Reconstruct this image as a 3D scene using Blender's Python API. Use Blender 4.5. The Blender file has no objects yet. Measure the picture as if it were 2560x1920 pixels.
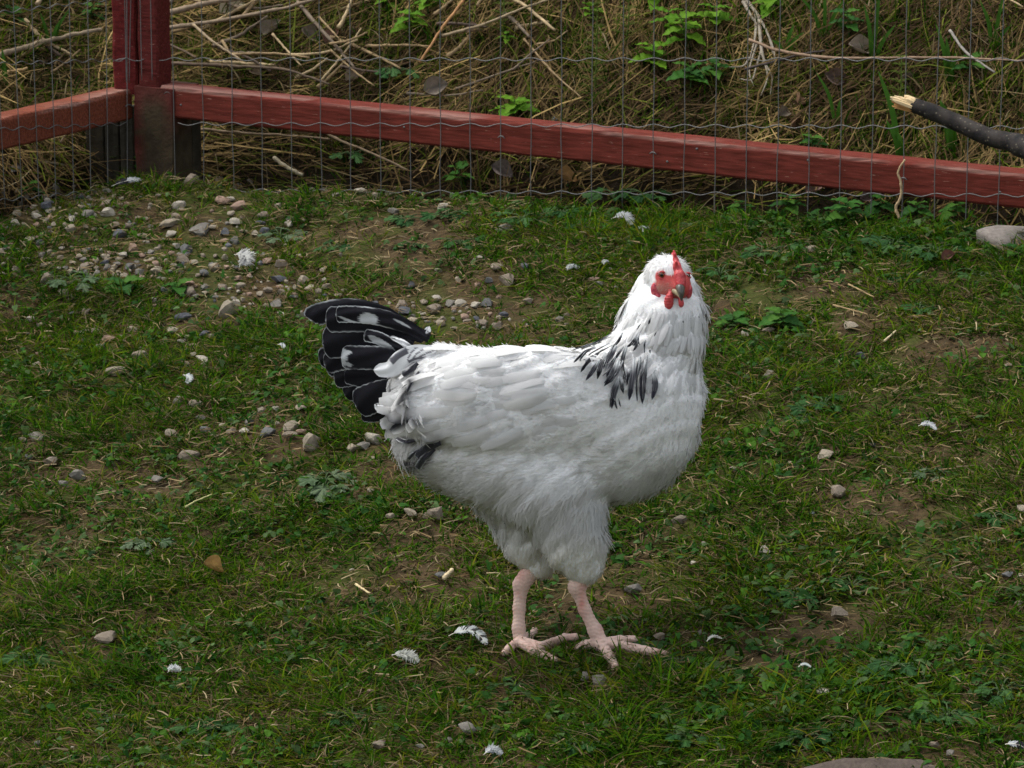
import bpy, math, random
import numpy as np
from mathutils import Vector, Matrix
sc = bpy.context.scene
COL = sc.collection
rad = math.radians

# ------------------------------------------------------------------ camera
FPX = 9000.0          # focal length in photo pixels (photo is 2560 wide)
PITCH = rad(13.8)
CAM = np.array([0.0, 0.0, 1.224])
RT = np.array([1.0, 0.0, 0.0])
FW = np.array([0.0, math.cos(PITCH), -math.sin(PITCH)])
UP = np.array([0.0, math.sin(PITCH), math.cos(PITCH)])
cd = bpy.data.cameras.new('camera')
cd.sensor_width = 36.0
cd.lens = 36.0 * FPX / 2560.0
cd.clip_start = 0.05
cd.clip_end = 500.0
cd.dof.use_dof = True
cd.dof.focus_distance = 3.85
cd.dof.aperture_fstop = 45.0
cam = bpy.data.objects.new('camera', cd)
cam.location = CAM
cam.rotation_euler = (math.pi / 2 - PITCH, 0, 0)
COL.objects.link(cam)
sc.camera = cam

# ------------------------------------------------------------------ sky, sun, exposure
w = bpy.data.worlds.new('World')
sc.world = w
w.use_nodes = True
nt = w.node_tree
nt.nodes.clear()
sky = nt.nodes.new('ShaderNodeTexSky')
sky.sky_type = 'NISHITA'
sky.sun_disc = False
SUN_EL, SUN_AZ = rad(62), rad(-75)      # azimuth from +Y towards +X
sky.sun_elevation = SUN_EL
sky.sun_rotation = SUN_AZ
sky.air_density = 1.0
sky.dust_density = 3.0
hs = nt.nodes.new('ShaderNodeHueSaturation')   # an overcast sky: the blue is mostly gone
hs.inputs['Saturation'].default_value = 0.30
bg = nt.nodes.new('ShaderNodeBackground')
bg.inputs['Strength'].default_value = 0.15
wo = nt.nodes.new('ShaderNodeOutputWorld')
nt.links.new(sky.outputs[0], hs.inputs['Color'])
nt.links.new(hs.outputs[0], bg.inputs['Color'])
nt.links.new(bg.outputs[0], wo.inputs['Surface'])
sl = bpy.data.lights.new('sun', 'SUN')
sl.energy = 1.1
sl.angle = rad(25)
sl.color = (1.0, 0.965, 0.91)
so = bpy.data.objects.new('sun', sl)
sd = Vector((math.sin(SUN_AZ) * math.cos(SUN_EL), math.cos(SUN_AZ) * math.cos(SUN_EL), math.sin(SUN_EL)))
so.rotation_euler = sd.to_track_quat('Z', 'Y').to_euler()
so.location = (0, 0, 6)
COL.objects.link(so)
sc.view_settings.view_transform = 'Standard'
sc.view_settings.look = 'None'
sc.view_settings.exposure = 0.90
sc.view_settings.gamma = 1.0
sc.view_settings.use_curve_mapping = False
sc.cycles.max_bounces = 6
sc.cycles.diffuse_bounces = 4
sc.cycles.transparent_max_bounces = 8

# ------------------------------------------------------------------ helpers
rng = np.random.default_rng(7)
random.seed(7)

def ray(px, py):
    px = np.asarray(px, float); py = np.asarray(py, float)
    u = (px - 1280) / FPX; v = (py - 960) / FPX
    return RT * u[..., None] - UP * v[..., None] + FW

def unproj(px, py, depth):
    return CAM + ray(px, py) * np.asarray(depth, float)[..., None]

def project(P):
    d = np.asarray(P) - CAM
    z = d @ FW
    return 1280 + FPX * (d @ RT) / z, 960 - FPX * (d @ UP) / z

def _h(i, j, s):
    v = np.sin(i * 127.1 + j * 311.7 + s * 74.7) * 43758.5453
    return v - np.floor(v)

def vnoise(x, y, s=0):
    x = np.asarray(x, float); y = np.asarray(y, float)
    i = np.floor(x); j = np.floor(y)
    fx = x - i; fy = y - j
    fx = fx * fx * (3 - 2 * fx); fy = fy * fy * (3 - 2 * fy)
    a = _h(i, j, s); b = _h(i + 1, j, s); c = _h(i, j + 1, s); d = _h(i + 1, j + 1, s)
    return (a * (1 - fx) + b * fx) * (1 - fy) + (c * (1 - fx) + d * fx) * fy

def fbm(x, y, s=0, o=3):
    r = 0; a = 0.5; t = 0
    for k in range(o):
        r = r + a * vnoise(x * 2 ** k, y * 2 ** k, s + k * 13); t += a; a *= 0.5
    return r / t

def norm(a):
    return a / np.maximum(np.linalg.norm(a, axis=-1, keepdims=True), 1e-9)

def smooth(a, b, x):
    t = np.clip((x - a) / (b - a), 0, 1)
    return t * t * (3 - 2 * t)

# fence lines, seen from above: a right-angled corner far left
FA = rad(29)
FC = np.array([-0.603, 5.607])                                  # the corner
FR = np.array([math.cos(FA), -math.sin(FA)])                    # along the right run
FL = np.array([-math.sin(FA), -math.cos(FA)])                   # along the left run
NR = np.array([math.sin(FA), math.cos(FA)])                     # outward normal of the right run
NL = np.array([-math.cos(FA), math.sin(FA)])                    # outward normal of the left run

def beyond(x, y):
    dx = x - FC[0]; dy = y - FC[1]
    return np.maximum(dx * NR[0] + dy * NR[1], dx * NL[0] + dy * NL[1])

def gz_pen(x, y):
    yy = np.clip(y, 1.5, 7.5); xx = np.clip(x, -1.6, 1.6)
    z = 0.14 * (yy - 3.726) + 0.128 * xx
    z = z + 0.085 * np.exp(-((x + 0.86) / 0.24) ** 2 - ((y - 5.2) / 0.40) ** 2)
    near = np.exp(-((x - 0.05) / 0.22) ** 2 - ((y - 3.75) / 0.2) ** 2)
    z = z + (1 - near) * (0.022 * (fbm(x * 4.5, y * 4.5, 3) - 0.5) + 0.010 * (vnoise(x * 17, y * 17, 5) - 0.5))
    z = z + 0.004 * (vnoise(x * 60, y * 60, 9) - 0.5)
    return z

def gz(x, y):
    x = np.asarray(x, float); y = np.asarray(y, float)
    t = beyond(x, y)
    z = gz_pen(x, y)
    lip = smooth(-0.035, 0.02, t)
    z = z - 0.13 * lip
    b = np.maximum(t - 0.075, 0)
    rise = 0.09 * smooth(0, .07, b) + 0.80 * np.minimum(b, 1.6) + 0.22 * np.clip(b - 1.6, 0, 30)
    z = z + rise + smooth(0.05, 0.25, t) * (0.10 * (fbm(x * 3.2, y * 3.2, 21) - 0.5) + 0.03 * (vnoise(x * 13, y * 13, 23) - 0.5))
    return z

def gnormal(x, y, e=0.012):
    dx = (gz(x + e, y) - gz(x - e, y)) / (2 * e); dy = (gz(x, y + e) - gz(x, y - e)) / (2 * e)
    n = np.stack([-dx, -dy, np.ones_like(dx)], -1)
    return norm(n)

def ground_hit(px, py):
    """points where the rays through photo pixels meet the ground"""
    px = np.atleast_1d(np.asarray(px, float)); py = np.atleast_1d(np.asarray(py, float))
    r = ray(px, py)
    lo = np.full(px.shape, 8.98); hi = np.full(px.shape, 9.0); done = np.zeros(px.shape, bool)
    ds = np.arange(3.0, 9.0, 0.025)
    for i0 in range(0, len(px), 200):
        sl_ = slice(i0, i0 + 200)
        P = CAM + r[sl_][:, None, :] * ds[None, :, None]
        below = P[..., 2] < gz(P[..., 0], P[..., 1])
        k = below.argmax(1); dn = below.any(1); done[sl_] = dn
        hi[sl_] = np.where(dn, ds[k], 9.0); lo[sl_] = np.where(dn, ds[k] - .025, 8.98)
    lo[~done] = 8.98
    for _ in range(12):
        m = (lo + hi) / 2
        P = CAM + r * m[:, None]
        b = P[:, 2] < gz(P[:, 0], P[:, 1])
        hi = np.where(b, m, hi); lo = np.where(b, lo, m)
    P = CAM + r * hi[:, None]
    return P, hi

def build_mesh(name, V, T, col=None, smooth_=True, nrm=None, uv=None, orient=None):
    """V (n,3), T (m,3) triangles; col (n,3); returns mesh data"""
    V = np.ascontiguousarray(V, np.float32); T = np.ascontiguousarray(T, np.int32)
    if orient is None: orient = nrm
    if orient is not None:      # wind every face the way its normals point
        g = np.cross(V[T[:, 1]] - V[T[:, 0]], V[T[:, 2]] - V[T[:, 0]])
        bad = (g * (orient[T[:, 0]] + orient[T[:, 1]] + orient[T[:, 2]])).sum(1) < 0
        T = np.where(bad[:, None], T[:, ::-1], T).astype(np.int32)
    me = bpy.data.meshes.new(name)
    me.vertices.add(len(V)); me.vertices.foreach_set('co', V.ravel())
    me.loops.add(T.size); me.loops.foreach_set('vertex_index', T.ravel())
    me.polygons.add(len(T)); me.polygons.foreach_set('loop_start', np.arange(len(T), dtype=np.int32) * 3)
    me.polygons.foreach_set('use_smooth', np.full(len(T), smooth_, bool))
    if col is not None:
        a = me.color_attributes.new('Col', 'FLOAT_COLOR', 'POINT')
        c = np.ones((len(V), 4), np.float32); c[:, :3] = col
        a.data.foreach_set('color', c.ravel())
    if uv is not None:
        l = me.uv_layers.new(name='UVMap')
        l.data.foreach_set('uv', np.ascontiguousarray(uv[T.ravel()], np.float32).ravel())
    me.update(calc_edges=True)
    me.validate(clean_customdata=False)
    if nrm is not None:
        me.normals_split_custom_set_from_vertices(np.ascontiguousarray(nrm, np.float32))
    return me

def link(name, me, mat=None, parent=None, **props):
    o = bpy.data.objects.new(name, me)
    COL.objects.link(o)
    if mat is not None and me is not None and len(me.materials) == 0:
        me.materials.append(mat)
    if parent is not None:
        o.parent = parent
    for k, v in props.items():
        o[k] = v
    return o

def empty(name, loc, label, cat, group=None):
    o = bpy.data.objects.new(name, None)
    COL.objects.link(o)
    o.empty_display_size = 0.02
    o.location = loc
    o['label'] = label; o['category'] = cat
    if group: o['group'] = group
    return o

def grid_tris(nu, nv, off=0):
    i, j = np.meshgrid(np.arange(nu - 1), np.arange(nv - 1), indexing='ij')
    a = (i * nv + j).ravel(); b = a + nv; c = b + 1; d = a + 1
    return np.concatenate([np.stack([a, b, c], 1), np.stack([a, c, d], 1)]) + off

def tube_np(P, R, seg=8, cap=True):
    """tube through points P with radii R"""
    P = np.asarray(P, float); R = np.asarray(R, float)
    n = len(P)
    T = norm(np.gradient(P, axis=0))
    ref = np.array([0, 0, 1.0]) if abs(T[0][2]) < 0.9 else np.array([1.0, 0, 0])
    V = []
    a = norm(np.cross(T[0], ref))
    for i in range(n):
        a = norm(a - T[i] * (a @ T[i])); b = np.cross(T[i], a)
        th = np.arange(seg) * 2 * math.pi / seg
        V.append(P[i] + R[i] * (np.cos(th)[:, None] * a + np.sin(th)[:, None] * b))
    V = np.concatenate(V)
    tr = []
    for i in range(n - 1):
        for k in range(seg):
            k2 = (k + 1) % seg
            A = i * seg + k; B = i * seg + k2; C = A + seg; D = B + seg
            tr += [(A, B, D), (A, D, C)]
    if cap:
        m = len(V)
        V = np.concatenate([V, P[:1], P[-1:]])
        for k in range(seg):
            k2 = (k + 1) % seg
            tr.append((m, k2, k)); tr.append((m + 1, (n - 1) * seg + k, (n - 1) * seg + k2))
    return V, np.array(tr)

def merge(parts):
    """parts: list of (V,T,col)"""
    Vs, Ts, Cs, o = [], [], [], 0
    for p in parts:
        V, T, c = p
        Vs.append(V); Ts.append(T + o); o += len(V)
        Cs.append(np.broadcast_to(np.asarray(c, float), (len(V), 3)))
    return np.concatenate(Vs), np.concatenate(Ts), np.concatenate(Cs)

def spline(P, n):
    """Catmull-Rom through P, n samples"""
    P = np.asarray(P, float)
    Q = np.concatenate([[2 * P[0] - P[1]], P, [2 * P[-1] - P[-2]]])
    out = []
    for t in np.linspace(0, len(P) - 1, n):
        i = min(int(t), len(P) - 2); f = t - i
        a, b, c, d = Q[i], Q[i + 1], Q[i + 2], Q[i + 3]
        out.append(0.5 * ((2 * b) + (-a + c) * f + (2 * a - 5 * b + 4 * c - d) * f * f + (-a + 3 * b - 3 * c + d) * f ** 3))
    return np.array(out)

# ------------------------------------------------------------------ materials
def mat_attr(name, rough=0.7, transl=0.0, spec=0.3, noise=None, sss=0.0, bump=None, backcol=None):
    m = bpy.data.materials.new(name); m.use_nodes = True
    n = m.node_tree.nodes; L = m.node_tree.links
    p = n['Principled BSDF']; out = n['Material Output']
    at = n.new('ShaderNodeAttribute'); at.attribute_name = 'Col'
    c = at.outputs['Color']
    tc = n.new('ShaderNodeTexCoord')
    if noise:
        scale, amt = noise
        nz = n.new('ShaderNodeTexNoise'); nz.inputs['Scale'].default_value = scale; nz.inputs['Detail'].default_value = 5
        L.new(tc.outputs['Object'], nz.inputs['Vector'])
        mr = n.new('ShaderNodeMapRange'); mr.inputs['From Min'].default_value = 0.25; mr.inputs['From Max'].default_value = 0.75
        mr.inputs['To Min'].default_value = 1 - amt; mr.inputs['To Max'].default_value = 1 + amt
        L.new(nz.outputs['Fac'], mr.inputs['Value'])
        mx = n.new('ShaderNodeVectorMath'); mx.operation = 'SCALE'
        L.new(c, mx.inputs[0]); L.new(mr.outputs[0], mx.inputs['Scale'])
        c = mx.outputs[0]
    L.new(c, p.inputs['Base Color'])
    p.inputs['Roughness'].default_value = rough
    p.inputs['Specular IOR Level'].default_value = spec
    if sss:
        p.inputs['Subsurface Weight'].default_value = sss
        p.inputs['Subsurface Radius'].default_value = (0.006, 0.003, 0.002)
        p.inputs['Subsurface Scale'].default_value = 1.0
    if bump:
        bs, bd = bump
        nb = n.new('ShaderNodeTexNoise'); nb.inputs['Scale'].default_value = bs; nb.inputs['Detail'].default_value = 6
        L.new(tc.outputs['Object'], nb.inputs['Vector'])
        bp = n.new('ShaderNodeBump'); bp.inputs['Strength'].default_value = 0.8; bp.inputs['Distance'].default_value = bd
        L.new(nb.outputs['Fac'], bp.inputs['Height']); L.new(bp.outputs[0], p.inputs['Normal'])
    if transl:
        tr = n.new('ShaderNodeBsdfTranslucent'); L.new(c, tr.inputs['Color'])
        mix = n.new('ShaderNodeMixShader'); mix.inputs[0].default_value = transl
        L.new(p.outputs[0], mix.inputs[1]); L.new(tr.outputs[0], mix.inputs[2]); L.new(mix.outputs[0], out.inputs['Surface'])
    return m

def mat_noise(name, c1, c2, scale, rough=0.8, bump=None, detail=6, stretch=(1, 1, 1), spec=0.3, c3=None):
    m = bpy.data.materials.new(name); m.use_nodes = True
    n = m.node_tree.nodes; L = m.node_tree.links
    p = n['Principled BSDF']
    tc = n.new('ShaderNodeTexCoord'); mp = n.new('ShaderNodeMapping'); mp.inputs['Scale'].default_value = stretch
    L.new(tc.outputs['Object'], mp.inputs[0])
    nz = n.new('ShaderNodeTexNoise'); nz.inputs['Scale'].default_value = scale; nz.inputs['Detail'].default_value = detail
    L.new(mp.outputs[0], nz.inputs['Vector'])
    r = n.new('ShaderNodeValToRGB'); r.color_ramp.elements[0].position = 0.35; r.color_ramp.elements[1].position = 0.65
    r.color_ramp.elements[0].color = (*c1, 1); r.color_ramp.elements[1].color = (*c2, 1)
    if c3:
        e = r.color_ramp.elements.new(0.75); e.color = (*c3, 1)
    L.new(nz.outputs['Fac'], r.inputs[0]); L.new(r.outputs[0], p.inputs['Base Color'])
    p.inputs['Roughness'].default_value = rough
    p.inputs['Specular IOR Level'].default_value = spec
    if bump:
        n2 = n.new('ShaderNodeTexNoise'); n2.inputs['Scale'].default_value = bump[0]; n2.inputs['Detail'].default_value = 8
        L.new(mp.outputs[0], n2.inputs['Vector'])
        bp = n.new('ShaderNodeBump'); bp.inputs['Strength'].default_value = 0.9; bp.inputs['Distance'].default_value = bump[1]
        L.new(n2.outputs['Fac'], bp.inputs['Height']); L.new(bp.outputs[0], p.inputs['Normal'])
    return m

M_LEAF = mat_attr('leaf', 0.62, 0.28, 0.07, noise=(90, 0.18))
M_GRASS = mat_attr('grass', 0.9, 0.34, 0.02)
M_STRAW = mat_attr('straw', 0.85, 0.08, 0.05)
M_STONE = mat_attr('stone', 0.85, 0, 0.25, noise=(160, 0.28), bump=(260, 0.0012))
M_DEADLEAF = mat_attr('dead_leaf', 0.75, 0.12, 0.2, noise=(120, 0.3), bump=(150, 0.001))
M_TWIG = mat_noise('twig', (0.10, 0.065, 0.035), (0.30, 0.215, 0.13), 60, 0.8, (200, 0.0006), stretch=(1, 1, 1))
# ================================================================== ground and bank
def pen_bare(px, py):
    """0 lush .. 1 bare, from where the photograph shows worn patches"""
    b = np.zeros(np.shape(px))
    for cx, cy, rx, ry, a in [(905, 610, 250, 80, 1.), (460, 520, 150, 40, .8), (1240, 560, 170, 40, .5), (1330, 650, 130, 50, .45), (2330, 870, 130, 34, .8), (2010, 745, 150, 40, .55),
                              (2130, 790, 110, 24, .7), (1880, 740, 90, 45, .6), (240, 600, 300, 110, .5), (560, 720, 270, 65, .5), (1120, 790, 230, 60, .5), (400, 1222, 110, 40, .9),
                              (700, 1230, 170, 50, .6), (1010, 1500, 140, 60, .4), (1390, 1550, 150, 60, .4), (1050, 1175, 120, 40, .45), (2100, 1560, 130, 46, .6), (2250, 1800, 80, 40, .55),
                              (780, 1560, 130, 60, .3), (2460, 1330, 100, 50, .4), (2370, 1180, 110, 40, .5), (1900, 620, 120, 30, .5), (60, 1520, 90, 50, .4), (1950, 1660, 120, 40, .3), (250, 1400, 330, 110, .30), (1150, 1480, 330, 90, .34), (700, 1130, 330, 80, .28), (2300, 1250, 260, 120, .28), (330, 1560, 240, 60, .3), (2250, 1000, 260, 60, .2), (1700, 1500, 200, 60, .25), (560, 448, 380, 34, .55)]:
        b = np.maximum(b, a * np.exp(-(((px - cx) / rx) ** 2 + ((py - cy) / ry) ** 2)))
    return b

def gravel_w(px, py):
    g = np.zeros(np.shape(px))
    for cx, cy, rx, ry, a in [(130, 540, 240, 60, 1.), (330, 665, 330, 45, 1.), (620, 720, 200, 40, .9), (1060, 790, 230, 38, .9), (600, 560, 150, 40, .35), (100, 640, 160, 50, .9), (320, 850, 330, 80, .22), (640, 1060, 180, 40, .3), (950, 1290, 100, 20, .25), (500, 430, 250, 20, .3), (900, 470, 200, 30, .18), (1200, 700, 250, 40, .12)]:
        g = np.maximum(g, a * np.exp(-(((px - cx) / rx) ** 2 + ((py - cy) / ry) ** 2)))
    return g

UN = [(390, 1209, 38, 2, 'flat pale grey stone on the bare soil patch at the left'), (158, 1222, 36, 2, 'grey pebble with a light rim left of the bare soil patch'), (124, 1165, 46, 1, 'tan stone half sunk in grass near the left edge'),
      (70, 1146, 28, 4, 'dark grey pebble beside the tan stone near the left edge'), (195, 1198, 38, 2, 'dull greenish grey stone behind the light-rimmed pebble'), (474, 1143, 52, 1, 'flat tan stone with a crack above the bare soil patch'),
      (92, 1095, 46, 2, 'rounded grey stone at the far left under the lush grass'), (58, 1102, 24, 0, 'small pale chip against the rounded grey stone at the left'),
      (556, 1069, 22, 0, 'leftmost small pebble of the row left of the hen'), (578, 1083, 34, 1, 'tan pebble second in the row left of the hen'), (611, 1079, 28, 5, 'whitish pebble third in the row left of the hen'), (668, 1085, 38, 4, 'dark flecked pebble in the row left of the hen'),
      (728, 1068, 36, 0, 'pale stone topmost in the small heap left of the hen'), (752, 1082, 34, 3, 'pinkish stone at the right of the small heap'), (722, 1090, 46, 1, 'long tan stone at the front of the small heap'), (775, 1111, 50, 0, 'flat pale triangular stone just right of the small heap'),
      (878, 1123, 34, 0, 'pale stone below the tail, left one of a pair'), (930, 1100, 58, 5, 'large whitish stone below the black tail feathers'), (905, 1118, 40, 2, 'grey stone leaning on the large whitish stone below the tail'), (690, 1024, 24, 5, 'small round white pebble alone in the grass left of the tail'),
      (446, 1003, 30, 5, 'rounded whitish pebble in the grass at mid left'), (490, 1012, 36, 0, 'pale double pebble right of the rounded whitish one'), (502, 1048, 28, 2, 'small dull pebble just below the pale double pebble'), (288, 930, 58, 0, 'big angular pale stone in the grass at the left'),
      (95, 916, 26, 0, 'small flat pale stone in the grass below the gravel'), (350, 890, 46, 1, 'brownish stone above the big angular pale stone'), (508, 901, 34, 5, 'clean oval white stone right of the brownish stone'), (270, 851, 34, 3, 'pinkish flat stone in the grass under the gravel'),
      (335, 827, 26, 0, 'upright pale pebble in the grass under the gravel'), (456, 856, 26, 5, 'small white stone in the grass midway to the tail'), (455, 796, 56, 6, 'dark slate stone with pale specks in the grass'), (568, 779, 50, 0, 'long pale stone left of the tail'),
      (665, 656, 34, 3, 'squarish pinkish stone beside the bare earth'), (699, 662, 38, 1, 'tan angular stone at the left end of the bare earth'), (693, 700, 44, 6, 'blue-grey slate stone under the tan angular one'), (806, 679, 20, 0, 'tiny pale oval pebble on the bare earth'),
      (270, 534, 36, 5, 'whitish lumpy stone below the fallen feather'), (447, 516, 34, 5, 'slim white stone on the brown mound'), (556, 503, 42, 3, 'large pink-tan stone in the group right of the mound'), (578, 500, 32, 5, 'white stone nestled against the large pink-tan stone'), (600, 519, 44, 3, 'brick-pink angular stone right of the mound'),
      (588, 557, 38, 5, 'round white stone below the brick-pink stone'), (421, 560, 46, 0, 'pale wedge stone at the foot of the mound'), (427, 588, 30, 5, 'white pebble right under the pale wedge stone'), (498, 575, 46, 2, 'grey speckled stone in the middle of the upper left'), (530, 571, 28, 0, 'pale pebble touching the grey speckled stone'),
      (563, 605, 30, 3, 'round pink pebble above the stick end'), (588, 606, 24, 4, 'round dark pebble beside the round pink one'), (295, 588, 40, 6, 'dark mossy stone above the long stick'), (548, 450, 30, 5, 'white pebble near the foot of the fence'), (594, 472, 46, 2, 'flat greenish grey stone near the foot of the fence'),
      (626, 456, 22, 1, 'small tan pebble near the fence right of the white one'), (478, 452, 40, 1, 'long tan stone near the post foot'), (235, 470, 30, 1, 'tan pebble left of the fallen feather'),
      (902, 480, 34, 5, 'pale cube-shaped pebble on the earth near the fence'), (975, 487, 34, 0, 'rounded pale stone on the earth near the fence'), (938, 493, 22, 0, 'small pale pebble between two larger ones near the fence'), (985, 532, 34, 2, 'flat grey stone on the bare earth near the fence'), (1033, 494, 22, 5, 'tiny whitish chip right of the rounded pale stone'),
      (1107, 520, 28, 5, 'flat white chip at the edge of the weeds'), (1265, 570, 34, 2, 'mauve-grey angular stone under the weeds'), (1247, 578, 22, 5, 'small white pebble touching the mauve-grey stone'), (1200, 647, 26, 5, 'white chip on the bare earth behind the back of the hen'),
      (1270, 702, 36, 1, 'triangular tan stone behind the back of the hen'), (1315, 668, 26, 6, 'blue slate chip right of the triangular tan stone'), (1220, 703, 24, 4, 'dull grey pebble left of the triangular tan stone'), (1481, 702, 34, 3, 'orange-pink stone left of the head'), (1500, 712, 24, 2, 'grey stone touching the orange-pink one by the head'),
      (1921, 941, 34, 5, 'clean white angular stone right of the neck'), (1863, 838, 22, 5, 'small round pale stone below the big rosette'), (1921, 828, 34, 1, 'tan stone tucked under the big rosette'), (2125, 818, 44, 0, 'long pale stone beside the bare earth at the right'), (2152, 893, 26, 6, 'upright slate chip on the bare earth at the right'),
      (2028, 627, 42, 0, 'pale pointed stone in the weeds at the upper right'), (2395, 803, 18, 5, 'tiny white pebble at the far right'), (2062, 1141, 40, 0, 'pale buff stone in the grass right of the breast'), (2098, 1239, 38, 1, 'tan stone below the pale buff one'),
      (2101, 1118, 12, 5, 'tiny white speck of stone above the pale buff stone'), (1700, 1312, 48, 1, 'knobbly tan stone right of the thighs'), (1911, 1388, 28, 5, 'smaller white pebble alone in the grass at right'), (1732, 1420, 22, 5, 'white chip right of the near leg'), (1584, 1485, 50, 2, 'oval light grey stone right of the near leg'),
      (1102, 1450, 34, 4, 'round dark grey pebble left of the legs'), (1494, 1718, 46, 2, 'upright grey stone in front of the feet'), (1462, 1706, 26, 2, 'small grey stone left of the upright one'), (1648, 1604, 30, 1, 'tan stone behind the front toes'), (2056, 1744, 32, 5, 'rounded white lump in the grass at the lower right'),
      (1028, 1293, 42, 0, 'pale flat stone below the rear fluff, left one'), (1090, 1297, 44, 1, 'tan rounded stone below the rear fluff, right one'), (976, 1303, 28, 0, 'small pale stone at the left end below the rear fluff'), (272, 1604, 54, 1, 'brown weathered lump in the grass at the lower left'),
      (1168, 1834, 42, 2, 'grey flat stone at the bottom middle'), (948, 1873, 32, 1, 'pale tan stone near the bottom edge'), (1052, 1880, 28, 2, 'round grey stone near the bottom edge'), (926, 1741, 22, 3, 'small pinkish pebble in the grass below the feathers'), (2095, 1545, 40, 1, 'brown rounded stone half sunk at the right'),
      (2373, 1897, 26, 2, 'grey pebble at the lower right near the frame edge'), (2335, 1876, 30, 1, 'tan stone left of the lower right pebble'), (2515, 1450, 34, 4, 'dark stone at the far right edge'), (2552, 1285, 34, 0, 'pale stone cut by the right frame edge'), (1480, 1500, 1, 0, None)]

def stone_clear(px, py):
    c = np.ones(np.shape(px))
    for u_ in UN:
        if u_[2] >= 24: c = np.minimum(c, smooth(.5, 1.1, ((px - u_[0]) / (u_[2] * .75)) ** 2 + ((py - u_[1] - u_[2] * .35) / (u_[2] * .55)) ** 2))
    for (a_, b_, ra_, rb_) in [(1340, 1632, 60, 26), (1540, 1640, 60, 40), (1620, 1640, 60, 22), (1425, 1605, 50, 16)]:
        c = np.minimum(c, smooth(.4, 1.2, ((px - a_) / ra_) ** 2 + ((py - b_) / rb_) ** 2))
    return c

def lush(px, py):
    l = np.zeros(np.shape(px))
    for cx, cy, rx, ry, a in [(2200, 1760, 400, 160, 1.), (1600, 1850, 700, 90, .8), (2000, 1540, 260, 90, .5), (400, 960, 260, 90, .5), (160, 1080, 200, 60, .6), (700, 860, 260, 50, .5),
                              (1500, 530, 300, 50, .8), (2050, 570, 400, 70, .9), (1930, 1120, 200, 70, .5), (2480, 660, 160, 60, .6), (300, 1700, 400, 100, .3), (900, 1300, 150, 60, .7), (1250, 470, 200, 26, .6)]:
        l = np.maximum(l, a * np.exp(-(((px - cx) / rx) ** 2 + ((py - cy) / ry) ** 2)))
    return l

def axis(a, b, c, d, fine, coarse):
    return np.concatenate([np.linspace(a, b, coarse)[:-1], np.linspace(b, c, fine), np.linspace(c, d, coarse)[1:]])
xs = axis(-45, -1.5, 1.6, 45, 520, 26); ys = axis(-40, 2.6, 7.4, 60, 680, 26)
X, Y = np.meshgrid(xs, ys, indexing='ij')
Zg = gz(X, Y)
tb = beyond(X, Y)
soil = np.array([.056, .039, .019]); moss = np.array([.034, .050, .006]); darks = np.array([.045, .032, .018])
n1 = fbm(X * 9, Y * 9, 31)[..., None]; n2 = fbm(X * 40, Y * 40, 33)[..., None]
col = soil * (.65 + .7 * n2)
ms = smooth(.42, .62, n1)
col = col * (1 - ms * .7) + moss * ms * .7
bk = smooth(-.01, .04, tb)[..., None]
col = col * (1 - bk) + (darks * (.30 + .4 * n2)) * bk  # soil past the fence darkened: shade of the hollow painted into its colour
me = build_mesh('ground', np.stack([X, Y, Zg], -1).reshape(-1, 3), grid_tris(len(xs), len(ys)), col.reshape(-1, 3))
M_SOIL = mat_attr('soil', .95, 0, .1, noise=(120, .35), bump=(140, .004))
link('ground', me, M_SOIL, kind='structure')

# ------------------------------------------------------------------ blades
def blades(X, Y, H, W, AZ, LEAN, C, seg=2, droop=.5, z0=0.0, face=None, tipc=None):
    n = len(X)
    Z = gz(X, Y) + z0
    d = np.stack([np.cos(AZ), np.sin(AZ), np.zeros(n)], -1)
    fa = AZ + math.pi / 2 + rng.normal(size=n) * .7
    wv = np.stack([np.cos(fa), np.sin(fa), rng.normal(size=n) * .25], -1)
    s = np.linspace(0, 1, seg + 1)
    vs = []; cs = []
    base = np.stack([X, Y, Z], -1)
    for i, si in enumerate(s):
        hor = H * np.sin(LEAN) * (si ** 1.25); ver = H * np.cos(LEAN) * (si - droop * si * si) + .0
        c = base + d * hor[:, None] + np.array([0, 0, 1.0]) * ver[:, None]
        wd = (W * (1 - si) ** .6)[:, None] * .5
        cc = C * (.82 + .25 * si)
        if i < seg:
            vs += [c - wv * wd, c + wv * wd]; cs += [cc, cc]
        else:
            vs.append(c); cs.append(cc if tipc is None else cc * (1 - tipc) + np.array([.28, .22, .10]) * tipc)
    m = 2 * seg + 1
    V = np.stack(vs, 1).reshape(-1, 3); Cc = np.stack(cs, 1).reshape(-1, 3)
    T = []
    for i in range(seg - 1):
        a = 2 * i; T += [(a, a + 1, a + 3), (a, a + 3, a + 2)]
    T.append((2 * seg - 2, 2 * seg - 1, 2 * seg))
    T = (np.array(T)[None] + (np.arange(n) * m)[:, None, None]).reshape(-1, 3)
    return V, T, Cc

PAL = np.array([[.042, .106, .004], [.082, .146, .006], [.013, .046, .003], [.025, .074, .007], [.108, .126, .010], [.030, .090, .003]])
DRY = np.array([[.30, .225, .115], [.20, .135, .065], [.13, .085, .040], [.36, .29, .17]])

def in_view(X, Y, mx=380, my0=-60, my1=2140):
    P = np.stack([X, Y, gz(X, Y)], -1)
    px, py = project(P)
    return (px > -mx) & (px < 2560 + mx) & (py > my0) & (py < my1), px, py

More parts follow.
